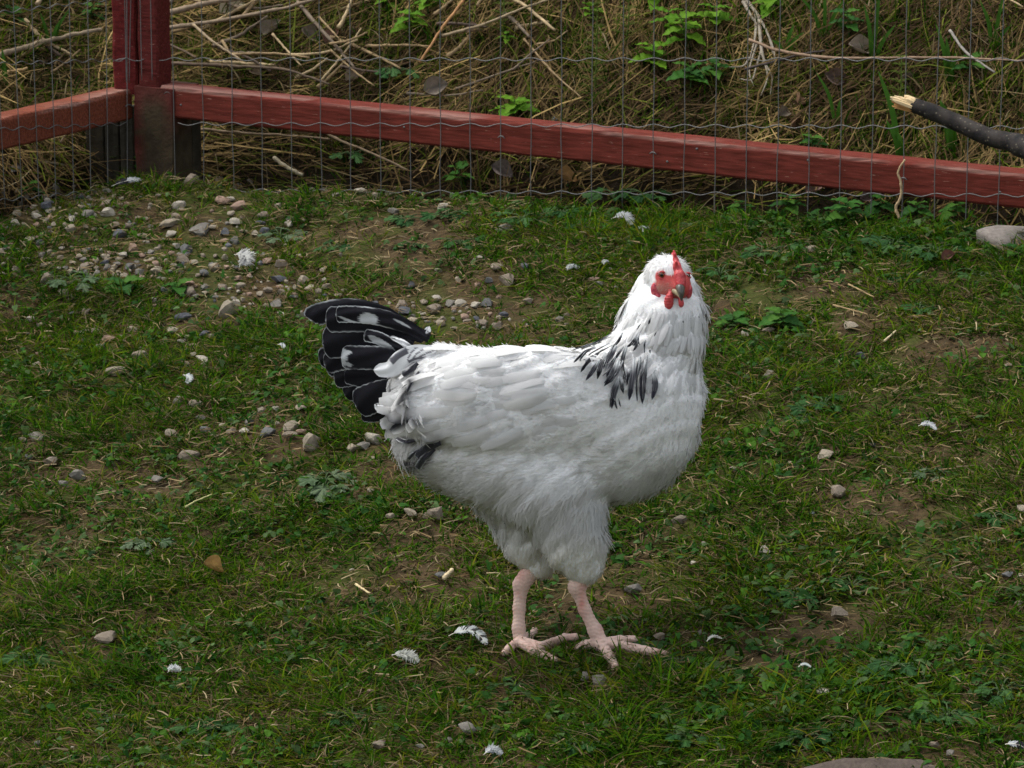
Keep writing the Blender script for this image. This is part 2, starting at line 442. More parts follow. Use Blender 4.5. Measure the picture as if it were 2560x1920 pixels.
# tufts in the pen
nt_ = 42000
tx = rng.uniform(-1.35, 1.45, nt_ * 2); ty = rng.uniform(3.1, 6.1, nt_ * 2)
ok, px, py = in_view(tx, ty); ok &= beyond(tx, ty) < -.012
tx, ty, px, py = tx[ok], ty[ok], px[ok], py[ok]
cover = .80 + .35 * lush(px, py) - 1.05 * pen_bare(px, py) - .42 * gravel_w(px, py) + 1.9 * (fbm(tx * 7, ty * 7, 41) - .5) + .5 * (fbm(tx * 26, ty * 26, 43) - .5)
keep = (rng.random(len(tx)) < np.clip(cover, .04, 1)) & (rng.random(len(tx)) < stone_clear(px, py) + .06)
tx, ty, px, py, cover = [a[keep] for a in (tx, ty, px, py, cover)]
n_t = len(tx)
print('tufts', n_t)
NB = 12
bx = np.repeat(tx, NB); by = np.repeat(ty, NB); n = len(bx)
tuft_pal = rng.choice(6, n_t, p=[.30, .20, .18, .12, .10, .10])
hue = fbm(tx * 6, ty * 6, 51)
ck = np.repeat(tuft_pal, NB)
ck = np.where(rng.random(n) < .25, rng.integers(0, 6, n), ck)
C = PAL[ck] * (1 + .20 * rng.normal(size=(n, 1))).clip(.5, 1.6)
C = C * (np.array([1, 1, 1]) + np.repeat(hue - .5, NB)[:, None] * np.array([1.0, .35, .0]))
dry = rng.random(n) < np.repeat(np.clip(.40 - .28 * lush(px, py) + .35 * (fbm(tx * 5, ty * 5, 57) - .5), .05, .6), NB)
C = np.where(dry[:, None], DRY[rng.integers(0, 4, n)] * .6, C)
AZ0 = rng.uniform(0, 2 * math.pi, n)
r_ = np.abs(rng.normal(size=n)) * .009
bx = bx + np.cos(AZ0) * r_; by = by + np.sin(AZ0) * r_
hs_ = np.repeat(.55 + .5 * np.clip(cover, 0, 1.4) + .5 * lush(px, py) + .25 * rng.random(n_t) + 1.1 * smooth(.5, .75, fbm(tx * 10, ty * 10, 47)), NB)
H = (.009 + .022 * rng.random(n) ** 1.5) * hs_
lean = np.clip(np.where(dry, rng.uniform(.9, 1.5, n), rng.normal(1.0, .32, n)), .1, 1.5)
Wd = rng.uniform(.0013, .0031, n) * np.where(dry, .7, 1)
V, T, Cc = blades(bx, by, H, Wd, AZ0, lean, C, 2, .35)
link('grass', build_mesh('grass', V, T, Cc), M_GRASS, label='short worn green grass of the pen mixed with dry blades', category='grass', kind='stuff')

# longer arching blades
n = 9000
x_ = rng.uniform(-1.35, 1.45, n * 2); y_ = rng.uniform(3.1, 6.1, n * 2)
ok, px, py = in_view(x_, y_); ok &= beyond(x_, y_) < -.01
x_, y_, px, py = x_[ok], y_[ok], px[ok], py[ok]
k_ = rng.random(len(x_)) < np.clip(.55 + .5 * lush(px, py) - pen_bare(px, py), .03, 1) * stone_clear(px, py + 15); x_, y_ = x_[k_], y_[k_]; n = len(x_)
dry = rng.random(n) < .25
C = np.where(dry[:, None], DRY[rng.integers(0, 4, n)] * .8, PAL[rng.integers(0, 6, n)] * 1.25)
V, T, Cc = blades(x_, y_, rng.uniform(.025, .055, n), rng.uniform(.0012, .0024, n), rng.uniform(0, 6.28, n), rng.uniform(.8, 1.35, n), C, 4, .55)
link('long_grass', build_mesh('long_grass', V, T, Cc), M_GRASS, label='longer bent grass blades lying across the pen lawn', category='grass', kind='stuff')

# tiny toothed leaves of the lawn weeds
def leaflets(X, Y, S, C, z0, tilt=.5, lob=3):
    n = len(X); K = 9
    th = np.linspace(-2.4, 2.4, K)
    rr = .55 + .45 * np.abs(np.cos(th * 1.5 + 0.0)) ** .8
    lx = np.concatenate([[0], np.cos(th) * rr + .35]); ly = np.concatenate([[0], np.sin(th) * rr * .75])
    az = rng.uniform(0, 6.28, n); t1 = rng.normal(size=n) * tilt; t2 = rng.normal(size=n) * tilt
    ex = np.stack([np.cos(az), np.sin(az), np.tan(np.clip(t1, -1, 1))], -1); ey = np.stack([-np.sin(az), np.cos(az), np.tan(np.clip(t2, -1, 1))], -1)
    ex = norm(ex); ey = norm(ey)
    base = np.stack([X, Y, gz(X, Y) + z0], -1)
    V = base[:, None, :] + S[:, None, None] * (lx[None, :, None] * ex[:, None, :] + ly[None, :, None] * ey[:, None, :])
    V[:, :, 2] -= S[:, None] * .35 * (lx ** 2 + ly ** 2)[None]
    T = np.array([(0, i, i + 1) for i in range(1, K)])
    T = (T[None] + (np.arange(n) * (K + 1))[:, None, None]).reshape(-1, 3)
    return V.reshape(-1, 3), T, np.repeat(C, K + 1, axis=0)
n = 120000
x_ = rng.uniform(-1.35, 1.45, n); y_ = rng.uniform(3.1, 6.1, n)
ok, px, py = in_view(x_, y_); ok &= beyond(x_, y_) < -.005
patch = fbm(x_ * 7, y_ * 7, 61) + .3 * (fbm(x_ * 30, y_ * 30, 62) - .5)
ok &= rng.random(n) < np.clip(smooth(.42, .66, patch) * .8 + .55 * lush(px, py) - pen_bare(px, py) * .7, .03, 1) * .8 * stone_clear(px, py)
x_, y_ = x_[ok], y_[ok]; n = len(x_)
print('leaflets', n)
pc = np.array([[.026, .084, .012], [.015, .055, .008], [.045, .110, .010], [.058, .100, .032]])
V, T, Cc = leaflets(x_, y_, rng.uniform(.0028, .0078, n) * (1 + .6 * lush(*project(np.stack([x_, y_, gz(x_, y_)], -1)))), pc[rng.integers(0, 4, n)] * (1 + .2 * rng.normal(size=(n, 1))).clip(.5, 1.6), rng.uniform(.002, .014, n), .45)
link('ground_weeds', build_mesh('ground_weeds', V, T, Cc, smooth_=False), M_LEAF, label='low small-leaved weeds growing through the pen grass', category='weeds', kind='stuff')

# thatch: dry bits lying about
def bits(X, Y, L, W, C, z0, tilt=.25):
    n = len(X)
    az = rng.uniform(0, 6.28, n); e = np.stack([np.cos(az), np.sin(az), rng.normal(size=n) * tilt], -1)
    gn_ = gnormal(X, Y)
    e = norm(e - gn_ * (e * gn_).sum(1)[:, None] * .8)
    s_ = norm(np.cross(e, gn_ + rng.normal(size=(n, 3)) * .5))
    c = np.stack([X, Y, gz(X, Y) + z0], -1)
    bend = gn_ * (L * .06 * rng.random(n))[:, None] + s_ * (L * .06 * rng.normal(size=n))[:, None]
    a = c - e * L[:, None] / 2; b = c + e * L[:, None] / 2; m = c + bend
    w_ = s_ * W[:, None] / 2
    V = np.stack([a - w_, a + w_, m - w_, m + w_, b - w_ * .5, b + w_ * .5], 1).reshape(-1, 3)
    T = np.array([(0, 1, 3), (0, 3, 2), (2, 3, 5), (2, 5, 4)])
    T = (T[None] + (np.arange(n) * 6)[:, None, None]).reshape(-1, 3)
    return V, T, np.repeat(C, 6, axis=0)
n = 85000
x_ = rng.uniform(-1.35, 1.45, n); y_ = rng.uniform(3.1, 6.1, n)
ok, px, py = in_view(x_, y_); ok &= beyond(x_, y_) < .02
ok &= rng.random(n) < np.clip(.35 + .9 * (fbm(x_ * 9, y_ * 9, 71) - .35) - .3 * lush(px, py) + .35 * pen_bare(px, py), .05, 1)
x_, y_ = x_[ok], y_[ok]; n = len(x_)
C = DRY[rng.choice(4, n, p=[.30, .35, .22, .13])] * rng.uniform(.35, .95, (n, 1))
V, T, Cc = bits(x_, y_, rng.uniform(.006, .026, n), rng.uniform(.0006, .0017, n), C, rng.uniform(.001, .014, n))
link('thatch', build_mesh('thatch', V, T, Cc), M_STRAW, label='dry brown thatch and straw bits scattered through the pen grass', category='straw', kind='stuff')

# soil crumbs and fine grit
IV = []; IT = []
import bmesh
def ico(sub):
    b = bmesh.new(); bmesh.ops.create_icosphere(b, subdivisions=sub, radius=1.0)
    v = np.array([list(x.co) for x in b.verts]); f = np.array([[x.index for x in q.verts] for q in b.faces]); b.free()
    return v, f
IC1 = ico(1); IC2 = ico(2); IC3 = ico(3)
def pebble_mass(X, Y, S, C, sink=.3):
    n = len(X); v, f = IC1
    sc_ = rng.uniform(.55, 1.3, (n, 1, 3)) * np.array([1, 1, .7])
    az = rng.uniform(0, 6.28, n); R = np.zeros((n, 3, 3)); R[:, 0, 0] = np.cos(az); R[:, 0, 1] = -np.sin(az); R[:, 1, 0] = np.sin(az); R[:, 1, 1] = np.cos(az); R[:, 2, 2] = 1
    P = (v[None] * (1 + .18 * rng.normal(size=(n, len(v), 1))) * sc_ * S[:, None, None])
    P = np.einsum('nij,nkj->nki', R, P)
    P += np.stack([X, Y, gz(X, Y) + S * (.7 - sink * 1.3)], -1)[:, None, :]
    T = (f[None] + (np.arange(n) * len(v))[:, None, None]).reshape(-1, 3)
    return P.reshape(-1, 3), T, np.repeat(C, len(v), axis=0)
n = 26000
x_ = rng.uniform(-1.35, 1.45, n); y_ = rng.uniform(3.1, 6.1, n)
ok, px, py = in_view(x_, y_); ok &= beyond(x_, y_) < .03
ok &= rng.random(n) < np.clip(.12 + pen_bare(px, py), 0, 1)
x_, y_ = x_[ok], y_[ok]; n = len(x_)
C = soil * rng.uniform(.5, 1.7, (n, 1))
V, T, Cc = pebble_mass(x_, y_, rng.uniform(.0008, .0030, n), C)
link('soil_crumbs', build_mesh('soil_crumbs', V, T, Cc, smooth_=False), M_SOIL, label='loose brown soil crumbs on the bare patches of the pen', category='soil', kind='stuff')
STC = np.array([[.29, .245, .18], [.22, .18, .135], [.18, .165, .14], [.28, .19, .14], [.12, .12, .115], [.36, .325, .26], [.09, .095, .105]])
n = 26000
x_ = rng.uniform(-1.35, 1.45, n); y_ = rng.uniform(3.1, 6.1, n)
ok, px, py = in_view(x_, y_, 380, 380); ok &= beyond(x_, y_) < -.02
gw = gravel_w(px, py)
ok &= rng.random(n) < np.clip(gw * .75 + .010, 0, 1)
x_, y_ = x_[ok], y_[ok]; n = len(x_)
C = STC[rng.choice(7, n, p=[.28, .2, .15, .15, .07, .1, .05])] * rng.uniform(.6, 1.05, (n, 1))
V, T, Cc = pebble_mass(x_, y_, rng.uniform(.002, .0062, n), C, .35)
link('fine_gravel', build_mesh('fine_gravel', V, T, Cc, smooth_=False), M_STONE, label='fine pale gravel chips among the grass at the left', category='gravel', kind='stuff')

# ------------------------------------------------------------------ the bank behind the fence
def bank_points(n, t0, t1, seedless=None):
    x = rng.uniform(-1.6, 1.7, n); y = rng.uniform(4.5, 7.2, n)
    t = beyond(x, y)
    ok, px, py = in_view(x, y, 350, -260, 640)
    ok &= (t > t0) & (t < t1)
    return x[ok], y[ok], t[ok], px[ok], py[ok]
def green_w(px, py):
    g = np.zeros(np.shape(px))
    for cx, cy, rx, ry, a in [(2150, 60, 380, 200, 1.), (1300, 120, 350, 120, .45), (1900, 250, 300, 120, .4), (700, 150, 220, 60, .3), (2450, 120, 160, 200, .8), (1850, 60, 260, 90, .6), (1480, 150, 90, 160, .7), (1000, 40, 120, 90, .5), (1700, 150, 130, 120, .6), (1250, 40, 140, 90, .6),
                              (130, 100, 130, 110, .5), (1600, 340, 300, 60, .35), (2300, 380, 200, 100, .4), (900, 360, 120, 60, .5), (60, 210, 80, 90, .3)]:
        g = np.maximum(g, a * np.exp(-(((px - cx) / rx) ** 2 + ((py - cy) / ry) ** 2)))
    return g
# matted straw: long bent stems lying on the slope, mostly combed up to the right
def stems(x, y, L, W, az, C, seg=4, lift=.012, pitch=None, bend=.35):
    n = len(x)
    gn_ = gnormal(x, y, .02)
    e = np.stack([np.cos(az), np.sin(az), np.zeros(n)], -1)
    e = norm(e - gn_ * (e * gn_).sum(1)[:, None])
    s_ = np.cross(gn_, e)
    up = rng.normal(size=n) * .12 + .08 if pitch is None else pitch
    c = np.stack([x, y, gz(x, y)], -1) + gn_ * (lift * (.1 + rng.random(n)))[:, None]
    bd = rng.normal(size=n) * bend; b2 = rng.random(n) * .2
    st = np.linspace(-.5, .5, seg + 1)
    wdir = norm(s_ + gn_ * rng.normal(size=n)[:, None] * .7)
    vs = []
    for q in st:
        p = c + e * (L * q)[:, None] + s_ * (L * bd * (q * q))[:, None] + gn_ * (L * (up * (q + .5) - b2 * q * q))[:, None]
        wd = (W * (1 - .5 * (q + .5)))[:, None] / 2
        vs += [p - wdir * wd, p + wdir * wd]
    V = np.stack(vs, 1).reshape(-1, 3); m = 2 * (seg + 1)
    T = []
    for i in range(seg):
        a = 2 * i; T += [(a, a + 1, a + 3), (a, a + 3, a + 2)]
    T = (np.array(T)[None] + (np.arange(n) * m)[:, None, None]).reshape(-1, 3)
    return V, T, np.repeat(C, m, axis=0)
# (the across-slope direction is FR; up-slope is NR)
def slope_az(deg):
    """deg: 0 = along the slope to the right, 90 = straight up the slope"""
    return np.arctan2(FR[1] * np.cos(deg) + NR[1] * np.sin(deg), FR[0] * np.cos(deg) + NR[0] * np.sin(deg))
x_, y_, t_, px, py = bank_points(330000, .0, .95)
kp = rng.random(len(x_)) < (.40 + 1.1 * smooth(.40, .60, fbm(x_ * 11, y_ * 11, 85))) * smooth(.09, .17, t_) + .16; x_, y_, t_, px, py = [a[kp] for a in (x_, y_, t_, px, py)]
n = len(x_); print('straw', n)
mean = np.where(px < 900, rad(20), rad(58)) + (fbm(x_ * 4, y_ * 4, 81) - .5) * 2.4
ang = mean + rng.normal(size=n) * .55
ang = np.where(rng.random(n) < .25, rng.uniform(0, 3.14, n), ang)
bright = smooth(.34, .80, fbm(x_ * 8, y_ * 8, 83) * .62 + .38 * rng.random(n)) * (.25 + .75 * smooth(.03, .14, t_)) * (1 - .6 * green_w(px, py))  # straw dims towards the fence line, painting in the hollow's shade
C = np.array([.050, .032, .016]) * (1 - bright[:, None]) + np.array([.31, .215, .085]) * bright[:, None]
C = C * rng.uniform(.7, 1.25, (n, 1))
gw = green_w(px, py)
mo = (rng.random(n) < .16 + .2 * np.exp(-(((px - 600) / 250) ** 2 + ((py - 110) / 110) ** 2)))
C = np.where(mo[:, None], np.array([.085, .10, .014]) * rng.uniform(.5, 1.3, (n, 1)), C)
Ls = np.where(rng.random(n) < .22, rng.uniform(.08, .19, n), rng.uniform(.02, .08, n))
C = C * (.62 + .76 * smooth(.35, .65, fbm(x_ * 17, y_ * 17, 89)))[:, None]
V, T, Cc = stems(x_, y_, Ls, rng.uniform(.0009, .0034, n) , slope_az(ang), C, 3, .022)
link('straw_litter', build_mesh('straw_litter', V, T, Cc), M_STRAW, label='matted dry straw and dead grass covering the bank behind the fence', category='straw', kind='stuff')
# fine green blades on the bank
x_, y_, t_, px, py = bank_points(330000, .08, .95)
kp = rng.random(len(x_)) < np.clip(green_w(px, py) * 1.5 + .14 + .6 * (fbm(x_ * 6, y_ * 6, 87) - .45), .02, 1)
x_, y_, px, py = x_[kp], y_[kp], px[kp], py[kp]; n = len(x_); print('bank grass', n)
C = PAL[rng.integers(0, 6, n)] * rng.uniform(.55, 1.15, (n, 1))
C = np.where((rng.random(n) < .2)[:, None], DRY[rng.integers(0, 4, n)], C)
V, T, Cc = blades(x_, y_, rng.uniform(.03, .11, n), rng.uniform(.0014, .0042, n), rng.uniform(0, 6.28, n), np.abs(rng.normal(.6, .4, n)), C, 3, .35)
link('bank_grass', build_mesh('bank_grass', V, T, Cc), M_GRASS, label='tall thin green grass blades growing up through the straw bank', category='grass', kind='stuff')
# moss tufts and small leaves on the bank
x_, y_, t_, px, py = bank_points(170000, .02, .9)
kp = rng.random(len(x_)) < .20 + .5 * np.exp(-(((px - 620) / 260) ** 2 + ((py - 130) / 110) ** 2)) + .2 * green_w(px, py)
x_, y_ = x_[kp], y_[kp]; n = len(x_)
pc2 = np.array([[.10, .115, .022], [.050, .10, .022], [.13, .11, .035], [.11, .075, .045]])
V, T, Cc = leaflets(x_, y_, rng.uniform(.002, .0062, n), pc2[rng.choice(4, n, p=[.35, .25, .15, .25])] * rng.uniform(.5, 1.3, (n, 1)), rng.uniform(.0, .02, n), .8)
link('bank_moss', build_mesh('bank_moss', V, T, Cc, smooth_=False), M_LEAF, label='yellow-green moss and leaf litter between the straw on the bank', category='moss', kind='stuff')
# stems hanging and leaning in the hollow below the rail
x_, y_, t_, px, py = bank_points(60000, -.01, .13)
kp = rng.random(len(x_)) < .22; x_, y_ = x_[kp], y_[kp]; n = len(x_)
C = DRY[rng.integers(0, 4, n)] * rng.uniform(.25, .95, (n, 1))  # stem colours dimmed to paint the shade below the rail
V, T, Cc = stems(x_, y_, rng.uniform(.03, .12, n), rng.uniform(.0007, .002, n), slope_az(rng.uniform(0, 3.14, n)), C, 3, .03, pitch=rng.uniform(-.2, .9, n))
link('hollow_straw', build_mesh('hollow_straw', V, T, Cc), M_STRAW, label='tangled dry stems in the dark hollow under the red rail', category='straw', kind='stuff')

# ================================================================== the fence
def on_plane(px, py, P0, N):
    r = ray(px, py)
    d = ((P0 - CAM) @ N) / (r @ N)
    return CAM + r * np.asarray(d)[..., None]
PR0 = np.array([FC[0], FC[1], 0.0]); NR3 = np.array([NR[0], NR[1], 0]); NL3 = np.array([NL[0], NL[1], 0])
fence = empty('wire_fence', (FC[0], FC[1], float(gz(FC[0] + .02, FC[1] - .02))), 'red painted wooden rail fence with grey wire mesh round the pen corner', 'fence')
FB = np.array(fence.location)

def paint_mat():
    m = bpy.data.materials.new('red_paint'); m.use_nodes = True
    n = m.node_tree.nodes; L = m.node_tree.links; p = n['Principled BSDF']
    at = n.new('ShaderNodeAttribute'); at.attribute_name = 'Col'
    tc = n.new('ShaderNodeTexCoord'); mp = n.new('ShaderNodeMapping'); mp.inputs['Rotation'].default_value = (0, 0, FA); 
    L.new(tc.outputs['Object'], mp.inputs[0])
    mp2 = n.new('ShaderNodeMapping'); mp2.inputs['Scale'].default_value = (6, 60, 60); L.new(mp.outputs[0], mp2.inputs[0])
    nz = n.new('ShaderNodeTexNoise'); nz.inputs['Scale'].default_value = 4; nz.inputs['Detail'].default_value = 8; L.new(mp2.outputs[0], nz.inputs['Vector'])
    r = n.new('ShaderNodeMapRange'); r.inputs['From Min'].default_value = .3; r.inputs['From Max'].default_value = .7; r.inputs['To Min'].default_value = .60; r.inputs['To Max'].default_value = 1.30
    L.new(nz.outputs['Fac'], r.inputs['Value'])
    mx = n.new('ShaderNodeVectorMath'); mx.operation = 'SCALE'; L.new(at.outputs['Color'], mx.inputs[0]); L.new(r.outputs[0], mx.inputs['Scale'])
    n2 = n.new('ShaderNodeTexNoise'); n2.inputs['Scale'].default_value = 9; n2.inputs['Detail'].default_value = 10; L.new(mp2.outputs[0], n2.inputs['Vector'])
    r2 = n.new('ShaderNodeMapRange'); r2.inputs['From Min'].default_value = .66; r2.inputs['From Max'].default_value = .74; L.new(n2.outputs['Fac'], r2.inputs['Value'])
    mxx = n.new('ShaderNodeMix'); mxx.data_type = 'RGBA'; L.new(r2.outputs[0], mxx.inputs[0]); L.new(mx.outputs[0], mxx.inputs[6]); mxx.inputs[7].default_value = (.34, .20, .15, 1)
    L.new(mxx.outputs[2], p.inputs['Base Color'])
    p.inputs['Roughness'].default_value = .8; p.inputs['Specular IOR Level'].default_value = .08
    bp = n.new('ShaderNodeBump'); bp.inputs['Strength'].default_value = .6; bp.inputs['Distance'].default_value = .0012
    L.new(nz.outputs['Fac'], bp.inputs['Height']); L.new(bp.outputs[0], p.inputs['Normal'])
    return m
M_PAINT = paint_mat()
def beam(name, A, B, axis_v, th, h, mat, col, parent, worn=True, nseg=60, bev=.004, bow=.0, seed=0, colf=None):
    """a sawn timber from A to B (front top edge), th deep along axis_v, h high; slightly uneven, worn along its top edge"""
    A = np.array(A, float); B = np.array(B, float)
    L = np.linalg.norm(B - A); e = (B - A) / L
    z = np.array([0, 0, 1.0]) if abs(e[2]) < .7 else None
    if z is None: z = np.array([FR[0], FR[1], 0]); 
    sec = [(bev, 0), (th - bev, 0), (th, -bev), (th, -h + bev), (th - bev, -h), (bev, -h), (bev * .4, -h + bev * .4), (0, -h + bev), (0, -h * .66), (0, -h * .33), (0, -bev * 1.9), (0, -bev), (bev * .35, -bev * .35)]
    s = np.linspace(0, 1, nseg); V = []; C = []
    for si in s:
        wob = .0012 * math.sin(si * 31 + seed) + .0009 * math.sin(si * 83 + seed * 2)
        c = A + (B - A) * si
        for k, (a, b) in enumerate(sec):
            edge = k in (0, 12, 11)
            chip = 0.0012 * _h(np.array(round(si * nseg)), np.array(k), seed) if edge else 0
            V.append(c + axis_v * (a + wob + (chip if k != 0 else 0)) + z * (b - chip - bow * math.sin(si * 3.1)))
            cc = np.array(col)
            if worn and edge:
                wv = smooth(.45, .72, float(fbm(np.array(si * 22.0), np.array(seed + k * .1), 91)))
                cc = cc * (1 - .5 * wv) + np.array([.34, .22, .18]) * .5 * wv
            if worn and k in (0, 1): cc = cc * 1.05 
            if colf is not None: cc = colf(si, k, cc)
            C.append(cc)
    m = len(sec)
    T = []
    for i in range(nseg - 1):
        for k in range(m):
            a = i * m + k; b = i * m + (k + 1) % m
            T += [(a, b, b + m), (a, b + m, a + m)]
    for base in (0, (nseg - 1) * m):
        for k in range(1, m - 1):
            T.append((base, base + k, base + k + 1))
    return link(name, build_mesh(name, np.array(V) - FB, np.array(T), np.array(C), smooth_=False), mat, parent)
REDP = (.138, .029, .020)
# right run
a = on_plane(400, 214, PR0, NR3); b = on_plane(2575, 436, PR0, NR3)
zt = (a[2] + b[2]) / 2
rise = (b - a); L_ = np.linalg.norm(rise); rise = rise / L_
b2 = a + rise * 2.3
rh = .0495
print('rail z', a[2], b[2])
beam('rail', a, b2, NR3, .042, rh, M_PAINT, REDP, fence, nseg=150, seed=3)
# left run
PL0 = np.array([FC[0], FC[1], 0.0]) + NL3 * .0
la = on_plane(332, 222, PL0, NL3); lb = on_plane(0, 298, PL0, NL3)
e = norm(lb - la); print('left rail z', la[2], lb[2])
REDL = (.160, .046, .026)
beam('rail', la + e * .002, la + e * 1.5, NL3, .042, .0485, M_PAINT, REDL, fence, nseg=90, seed=8)
# posts: two red uprights meet over a weathered timber foot
def post(name, x0, x1, ytop, ybot, P0, N, depth, mat, col, seed, back=0.0, colf=None, worn=False):
    """upright whose front face spans photo x0..x1 at ybot, standing in plane (P0,N)"""
    q0 = on_plane(x0, ybot, P0 + N * back, N); q1 = on_plane(x1, ybot, P0 + N * back, N)
    w_ = q1 - q0; w_[2] = 0; wl = np.linalg.norm(w_); w_ = w_ / wl
    top = ytop
    sec = []
    nseg = 40; V = []; C = []
    bv = .003
    ring = [(0, bv), (bv, 0), (wl * .33, 0), (wl * .66, 0), (wl - bv, 0), (wl, bv), (wl, depth - bv), (wl - bv, depth), (bv, depth), (0, depth - bv)]
    for i in range(nseg):
        s = i / (nseg - 1); z = q0[2] + (top - q0[2]) * s
        for k, (p_, r_) in enumerate(ring):
            wob = .0010 * math.sin(z * 60 + seed + k)
            V.append(np.array([q0[0], q0[1], 0]) + w_ * (p_ + wob) + N * (r_ + .0008 * math.sin(z * 90 + k)) + np.array([0, 0, z]))
            cc = np.array(col)
            if colf is not None: cc = colf(s, k, cc)
            C.append(cc)
    m = len(ring); T = []
    for i in range(nseg - 1):
        for k in range(m):
            a_ = i * m + k; b_ = i * m + (k + 1) % m
            T += [(a_, b_, b_ + m), (a_, b_ + m, a_ + m)]
    for base in (0, (nseg - 1) * m):
        for k in range(1, m - 1): T.append((base, base + k, base + k + 1))
    return link(name, build_mesh(name, np.array(V) - FB, np.array(T), np.array(C), smooth_=False), mat, fence)
TOPZ = 1.05
NF = norm(np.array([.12, 1.0, 0]))          # the uprights face almost at the camera
post('post', 284, 344, TOPZ, 236, PR0, NF, .045, M_PAINT, (.125, .020, .018), 1, back=.008)
post('post', 346, 395, TOPZ, 214, PR0, NR3, .040, M_PAINT, (.095, .019, .016), 5, back=.003)
M_WOOD = mat_attr('old_wood', .9, 0, .15, noise=(60, .35), bump=(180, .0016))
def foot_col(s, k, cc):
    n_ = float(fbm(np.array(k * 1.7 + 3), np.array(s * 3.0), 95))
    cc = cc * (.6 + .9 * n_)
    if k in (0, 1, 9): r_m = smooth(.45, .7, s)
    elif k in (4, 5): r_m = smooth(.70, .95, s)
    else: r_m = smooth(.86, 1., s) * .8
    r_m = r_m * smooth(.3, .5, float(fbm(np.array(k * 3.1), np.array(s * 11.0), 97)) + .12)
    return cc * (1 - r_m) + np.array([.085, .020, .016]) * r_m
post('post_foot', 337, 436, 0, 432, PR0, NR3, .075, M_WOOD, (.042, .031, .018), 2, back=-.004, colf=foot_col)
for o in list(fence.children):
    if o.name.startswith('post_foot'):
        # shorten the foot so that it ends under the rail top
        co = np.empty(len(o.data.vertices) * 3, np.float32); o.data.vertices.foreach_get('co', co); co = co.reshape(-1, 3)
        z0_, z1_ = co[:, 2].min(), co[:, 2].max()
        ztop = a[2] - .004 - FB[2]; zbot = float(gz(FC[0], FC[1] + .02)) - .06 - FB[2]
        f_ = (co[:, 2] - co[0, 2]) / (co[-1, 2] - co[0, 2])
        co[:, 2] = zbot + (ztop - zbot) * f_
        o.data.vertices.foreach_set('co', co.ravel()); o.data.update()
def board(x0, x1, ztop, N, back, col, seed):
    q0 = on_plane(x0, 420, PR0 + N * back, N); q1 = on_plane(x1, 420, PR0 + N * back, N)
    w_ = q1 - q0; w_[2] = 0; wl = np.linalg.norm(w_); w_ /= wl
    zb = float(gz(q0[0], q0[1])) - .08
    V = []; C = []
    ns = 24; ring = [(0, .002), (.002, 0), (wl * .3, -.0008), (wl * .6, .0006), (wl - .002, 0), (wl, .002), (wl, .02), (0, .02)]
    for i in range(ns):
        s = i / (ns - 1); z = zb + (ztop - zb) * s
        for k, (p_, r_) in enumerate(ring):
            V.append(np.array([q0[0], q0[1], 0]) + w_ * p_ + N * r_ + np.array([0, 0, z])); C.append(np.array(col) * (.6 + .7 * float(fbm(np.array(k * 2.3 + seed), np.array(s * 4.0), 96))))
    m = len(ring); T = []
    for i in range(ns - 1):
        for k in range(m):
            a_ = i * m + k; b_ = i * m + (k + 1) % m
            T += [(a_, b_, b_ + m), (a_, b_ + m, a_ + m)]
    for base in (0, (ns - 1) * m):
        for k in range(1, m - 1): T.append((base, base + k, base + k + 1))
    link('board', build_mesh('board', np.array(V) - FB, np.array(T), np.array(C), smooth_=False), M_WOOD, fence)
zbd = a[2] - rh - .003
board(438, 486, zbd, NR3, .048, (.035, .028, .018), 1)
board(216, 262, zbd, norm(np.array([.1, 1, 0])), .09, (.034, .028, .018), 2)
board(264, 300, zbd, norm(np.array([.1, 1, 0])), .088, (.030, .026, .018), 3)
board(302, 336, zbd, norm(np.array([.1, 1, 0])), .086, (.032, .028, .020), 4)

# wires
M_WIRE = bpy.data.materials.new('galvanised_wire'); M_WIRE.use_nodes = True
p_ = M_WIRE.node_tree.nodes['Principled BSDF']; p_.inputs['Base Color'].default_value = (.12, .12, .115, 1); p_.inputs['Metallic'].default_value = .2; p_.inputs['Roughness'].default_value = .55
WIRE_R = .00072
def wire(P, r=WIRE_R, seg=5):
    v_, t_ = tube_np(P, np.full(len(P), r), seg)
    link('wire', build_mesh('wire', v_ - FB, t_), M_WIRE, fence)
PRm = PR0 - NR3 * .0035; PLm = PL0 - NL3 * .0035
vx = [395.0]; 
xr = [361, 385, 434] + [435 + 72.0 + k * 0 for k in range(0)]
cur = 433.0; step = 73.0; VX = []
while cur < 2900:
    VX.append(cur); cur += step; step *= 1.0038
zr_top = None
for i, X0 in enumerate(VX):
    lean = (X0 - 1280) / 1237 * 20 / 540       # photo x shift per photo px downwards
    ys_ = np.array([-260, -60, 60, 200, 330, 430, 520, 640])
    wob = np.array([0, 0, 1.5, -1, 1.5, -1.5, 1, 0]) * math.sin(i * 2.3)
    P = on_plane(X0 - lean * (ys_ - 200) * .8 + wob, ys_, PRm, NR3)
    g = gz(P[:, 0] - NR[0] * .03, P[:, 1] - NR[1] * .03)
    keep_ = P[:, 2] > g - .06
    P = P[keep_]
    wire(spline(P, 14))
